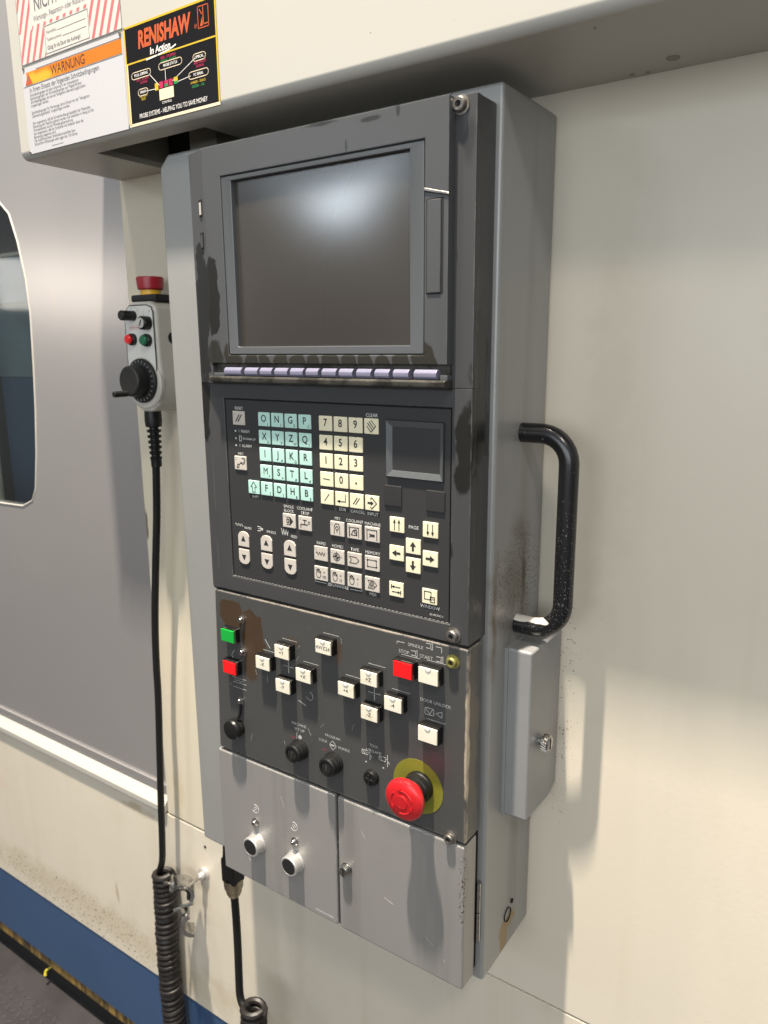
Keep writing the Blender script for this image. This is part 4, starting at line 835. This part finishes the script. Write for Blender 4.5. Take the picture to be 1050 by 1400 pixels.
# ================================================================== STICKERS ON THE HOOD
YS = 2.6
s1 = thing('lockout_sticker', 'red and white striped sticker at the top, above the orange-headed one', 'sticker', (-712, 3, 287))
b = nb(); box(b, -794.4, -630.4, YS, 3.2, 286.9, 420); base = obj('sticker_sheet', b, M_s_c, s1)
b = nb()
for k in range(-12, 22):
    x0 = -830+k*11.0
    # slanted stripes clipped to the sheet and around the text fields
    sl = .46
    for (xa, xb, za, zb) in ((-794, -770, 288, 420), (-678, -631.4, 288, 319), (-640, -631.4, 319, 420), (-770, -750.5, 288, 319)):
        n = 14
        for q in range(n):
            z0 = za+(zb-za)*q/n; z1 = za+(zb-za)*(q+1)/n
            a0 = x0+(z0-288)*sl; a1 = x0+(z1-288)*sl
            c0, c1 = max(a0, xa), min(a0+4.3, xb); d0, d1 = max(a1, xa), min(a1+4.3, xb)
            if c1 > c0+.2 and d1 > d0+.2: fillp(b, [(c0, z0), (c1, z0), (d1, z1), (d0, z1)], YS, .08)
    for (xa, xb, za, zb) in ((-750.5, -678, 315.6, 318.6), (-678, -646, 319, 321)):
        a0 = x0+(za-288)*sl; a1 = x0+(zb-288)*sl
        c0, c1 = max(a0, xa), min(a0+4.3, xb); d0, d1 = max(a1, xa), min(a1+4.3, xb)
        if c1 > c0+.2 and d1 > d0+.2: fillp(b, [(c0, za), (c1, za), (d1, zb), (d0, zb)], YS, .08)
obj('stripes', b, M_s_r, s1, smooth=False)
b = nb(); text(b, 'NICHT BEDIENEN', -764, 336.5, 17, YS, 'LEFT', .012, .80); text(b, 'Wartungs-, Reparatur- oder Rüstarbeiten', -766.5, 324.5, 7.0, YS, 'LEFT', .006, .80)
text(b, 'Gültig für die Dauer des Aushangs!', -747, 294.4, 5.2, YS, 'LEFT', .008, .74); text(b, 'Name/Abt.', -747, 308.4, 3.8, YS, 'LEFT'); text(b, 'Telefonnummer', -747, 301.6, 3.8, YS, 'LEFT')
stroke(b, [(-749.5, 289.8), (-679, 289.8), (-679, 314.4), (-749.5, 314.4)], .5, YS, True); stroke(b, [(-729, 307.2), (-683, 307.2)], .3, YS); stroke(b, [(-721, 300.4), (-683, 300.4)], .3, YS)
stroke(b, [(-794.2, 287.2), (-630.6, 287.2)], .8, YS); stroke(b, [(-630.8, 287.2), (-630.8, 420)], .8, YS); stroke(b, [(-794, 287.2), (-794, 420)], .4, YS)
obj('printed_text', b, M_s_t, s1, smooth=False)

s2 = thing('warning_sticker', 'white German warning sticker with orange heading band, lower left on the hood', 'sticker', (-712, 3, 204))
b = nb(); box(b, -795.6, -631.6, YS, 3.2, 202.4, 284.4); obj('sticker_sheet', b, M_s_w, s2)
b = nb(); fillp(b, [(-788, 267.4), (-633, 267.4), (-633, 279.6), (-788, 279.6)], YS, .1); obj('heading_band', b, M_s_o, s2, smooth=False)
b = nb(); text(b, 'WARNUNG', -717, 273.4, 12.4, YS-.1, bold=.006, sx=.86); obj('heading', b, mat('brown_ink', (0.10, 0.03, 0.015), .5), s2, smooth=False)
b = nb(); fillp(b, [(-791, 268), (-778, 268), (-784.5, 279)], YS-.1, .1); obj('warning_triangle', b, M_s_or, s2, smooth=False)
b = nb(); stroke(b, [(-784.5, 270.5), (-784.5, 275.6)], .9, YS-.2); stroke(b, [(-795, 266.6), (-633, 266.6)], .5, YS); stroke(b, [(-770, 280.4), (-633, 280.4)], .5, YS)
text(b, 'In Ihrem Einsatz der folgenden Schnittbedingungen:', -785, 262.2, 6.6, YS, 'LEFT', .006, .86)
lines = ['Schnittbedingungen, bis beim Ursprung in der Schneidzonen', 'Bearbeitungsfolgen der Schnittbedingungen von Magazinflächen', 'Schnittbedingungen, die von der Navigation-Überwachungsfunktion',
         'vorgeschlagen werden.', '', 'Schnittbedingungen für Werkzeuge, deren Einsatz von der "Navigation-', 'Überwachungsfunktion" vorgeschlagen wurden.', '', 'Sich vergewissern, daß die Schneidwerkzeuge bezüglich der Maximalen',
         'Eindrehung der Maschine gedreht werden und, besonders in bezug auf die', 'Veränderbarkeit und der Werkzeugüberwachung.', 'Sich vergewissern, daß die Funktionen Auf einbauen einer die.', 'Bearbeitung begonnen wird.',
         'Die Ausführung dieser Sicherheitsvorschriften kann', 'körperliche Verletzungen oder sogar den Tod führen.']
for i, s in enumerate(lines):
    if s: text(b, s, -785+(i*.0), 257.6-i*3.35, 4.0, YS, 'LEFT', .002, .86)
stroke(b, [(-795, 207.6), (-795, 204)], .3, YS); stroke(b, [(-755, 205.6), (-735, 205.6)], .3, YS)
obj('printed_text', b, M_s_t, s2, smooth=False)
b = nb()
for x, z in ((-792, 284.0), (-634, 283.4), (-794, 203.8)): lathe(b, [(0, 1.6), (1.6, 1.8), (1.8, 3)], (x, 0, z), 'y', 12)
obj('rivet', b, M_chrdull, s2)

s3 = thing('advert_sticker', 'black sticker with yellow border and burnt orange lettering, right of the two white ones', 'sticker', (-569, 3, 204))
b = nb(); box(b, -628.6, -509.6, YS, 3.2, 203.8, 286.4); obj('sticker_sheet', b, M_s_k, s3)
b = nb(); R_ = (-628.2, -510.0, 204.2, 286.0)
for pts in ([(R_[0], R_[2]), (R_[0], R_[3])], [(R_[0], R_[3]), (R_[1], R_[3])], [(R_[1], R_[2]), (R_[1], R_[3])], [(-625.6, 256.0), (-511.6, 256.0)]): stroke(b, pts, 1.7 if pts[0][1] != 256 else 1.3, YS)
def pill(cx, cz, w_, h_): stroke(b, circ(cx-w_/2, cz, h_/2, 6, 90, 270)+circ(cx+w_/2, cz, h_/2, 6, -90, 90), .6, YS, True)
obj('border', b, M_s_y, s3, smooth=False)
b = nb(); stroke(b, [(R_[0], R_[2]), (R_[1], R_[2])], 2.4, YS-.02); stroke(b, [(-627.0, 205), (-627, 256)], 1.4, YS-.02); fillp(b, [(-585.5, 219), (-566.5, 219), (-566.5, 228), (-585.5, 228)], YS, .1)
for cx, cz, w_ in ((-608.8, 245, 21), (-569, 246, 25), (-532, 244.5, 10), (-534, 231.5, 19), (-607.6, 230, 8)): pill(cx, cz, w_, 5.6)
obj('cream_print', b, M_s_cr, s3, smooth=False)
b = nb(); text(b, 'RENISHAW', -576, 272.4, 19.5, YS, bold=.040, sx=.70, shear=.12); stroke(b, [(-531, 265.6), (-518.4, 265.6), (-518.4, 282), (-531, 282)], .7, YS, True)
text(b, '®', -534.2, 268, 4.5, YS); stroke(b, [(-524.6, 281), (-524.6, 268), (-519.6, 268)], .9, YS); fillp(b, [(-529, 267), (-525.6, 267), (-525.6, 274)], YS, .1); stroke(b, [(-529, 280), (-526.4, 276)], .7, YS)
obj('orange_lettering', b, M_s_or, s3, smooth=False)
b = nb(); text(b, 'In Action', -581, 260.8, 8.0, YS, bold=.02, sx=.92, shear=.1); stroke(b, [(-600, 255.2), (-585, 256.0), (-568, 257.6), (-560.5, 259.6)], 1.2, YS-.04)
text(b, 'PROBE SYSTEMS - HELPING YOU TO SAVE MONEY', -569.5, 210.2, 5.6, YS, bold=.01, sx=.72); text(b, 'CONTROL', -576, 216.6, 2.8, YS)
for a, c2 in (((-597.6, 243), (-584.4, 231)), ((-576, 243), (-576, 231)), ((-537.6, 244), (-569.4, 231)), ((-544, 231.5), (-562, 230)), ((-603, 230), (-590, 229.4))): stroke(b, [a, c2], .45, YS)
for s, cx, cz in (('TOOL SETTING', -608.8, 245), ('PROBE STATUS', -569, 246), ('OPTICAL', -532, 244.5), ('PC SERIAL', -534, 231.5), ('START', -607.6, 230)): text(b, s, cx, cz, 3.2, YS, bold=.01, sx=.85)
obj('white_print', b, M_s_wt, s3, smooth=False)
b = nb(); [text(b, s, cx, cz, 2.9, YS, bold=.01) for s, cx, cz in (('RED - ALARM', -607, 240.6), ('ACTIVE', -605.6, 237.8), ('RED - STOPPED', -571, 252.6), ('RED FAULT', -531.4, 240.2), ('SIGNAL', -531.4, 237.4))]
for x in (-582.4, -575.6, -569.6): fillp(b, [(x-2.5, 228.8), (x+2.5, 228.8), (x+2.5, 234), (x-2.5, 234)], YS, .12)
obj('magenta_print', b, M_s_m, s3, smooth=False)
b = nb(); [text(b, s, cx, cz, 2.9, YS, bold=.01) for s, cx, cz in (('GREEN - READY', -571, 249.8), ('GREEN - OK', -535, 222.4))]; fillp(b, [(-578, 228.8), (-573.2, 228.8), (-573.2, 231), (-578, 231)], YS, .2); fillp(b, [(-565.4, 228.8), (-560.4, 228.8), (-560.4, 231), (-565.4, 231)], YS, .2)
obj('green_print', b, M_s_g, s3, smooth=False)
b = nb(); fillp(b, [(-591, 228), (-586.4, 228), (-586.4, 234), (-591, 234)], YS, .1); fillp(b, [(-565.4, 228.8), (-560.4, 228.8), (-560.4, 234.4), (-565.4, 234.4)], YS, .14); text(b, 'YELLOW', -607.4, 226.4, 2.8, YS, bold=.01); text(b, 'BUSY', -607.2, 224, 2.6, YS, bold=.01); text(b, 'AMBER - READ', -535, 225.6, 2.9, YS, bold=.01)
obj('yellow_print', b, M_s_y, s3, smooth=False)

# ================================================================== yellow tie end at the base
b = nb(); P0 = [(-1214, 150, -1146), (-1216, 142, -1149), (-1222, 136, -1155), (-1221, 133, -1163)]
tube(b, smooth_path(P0, 5), lambda t_: 1.2+t_*1.6, 8)
o = obj('cable_tie', b, mat('yellow_plastic', (0.55, 0.45, 0.03), .4), org=(-1362, 120, -1170)); o['label'] = 'yellow cable tie end poking out below the blue base'; o['category'] = 'cable tie'
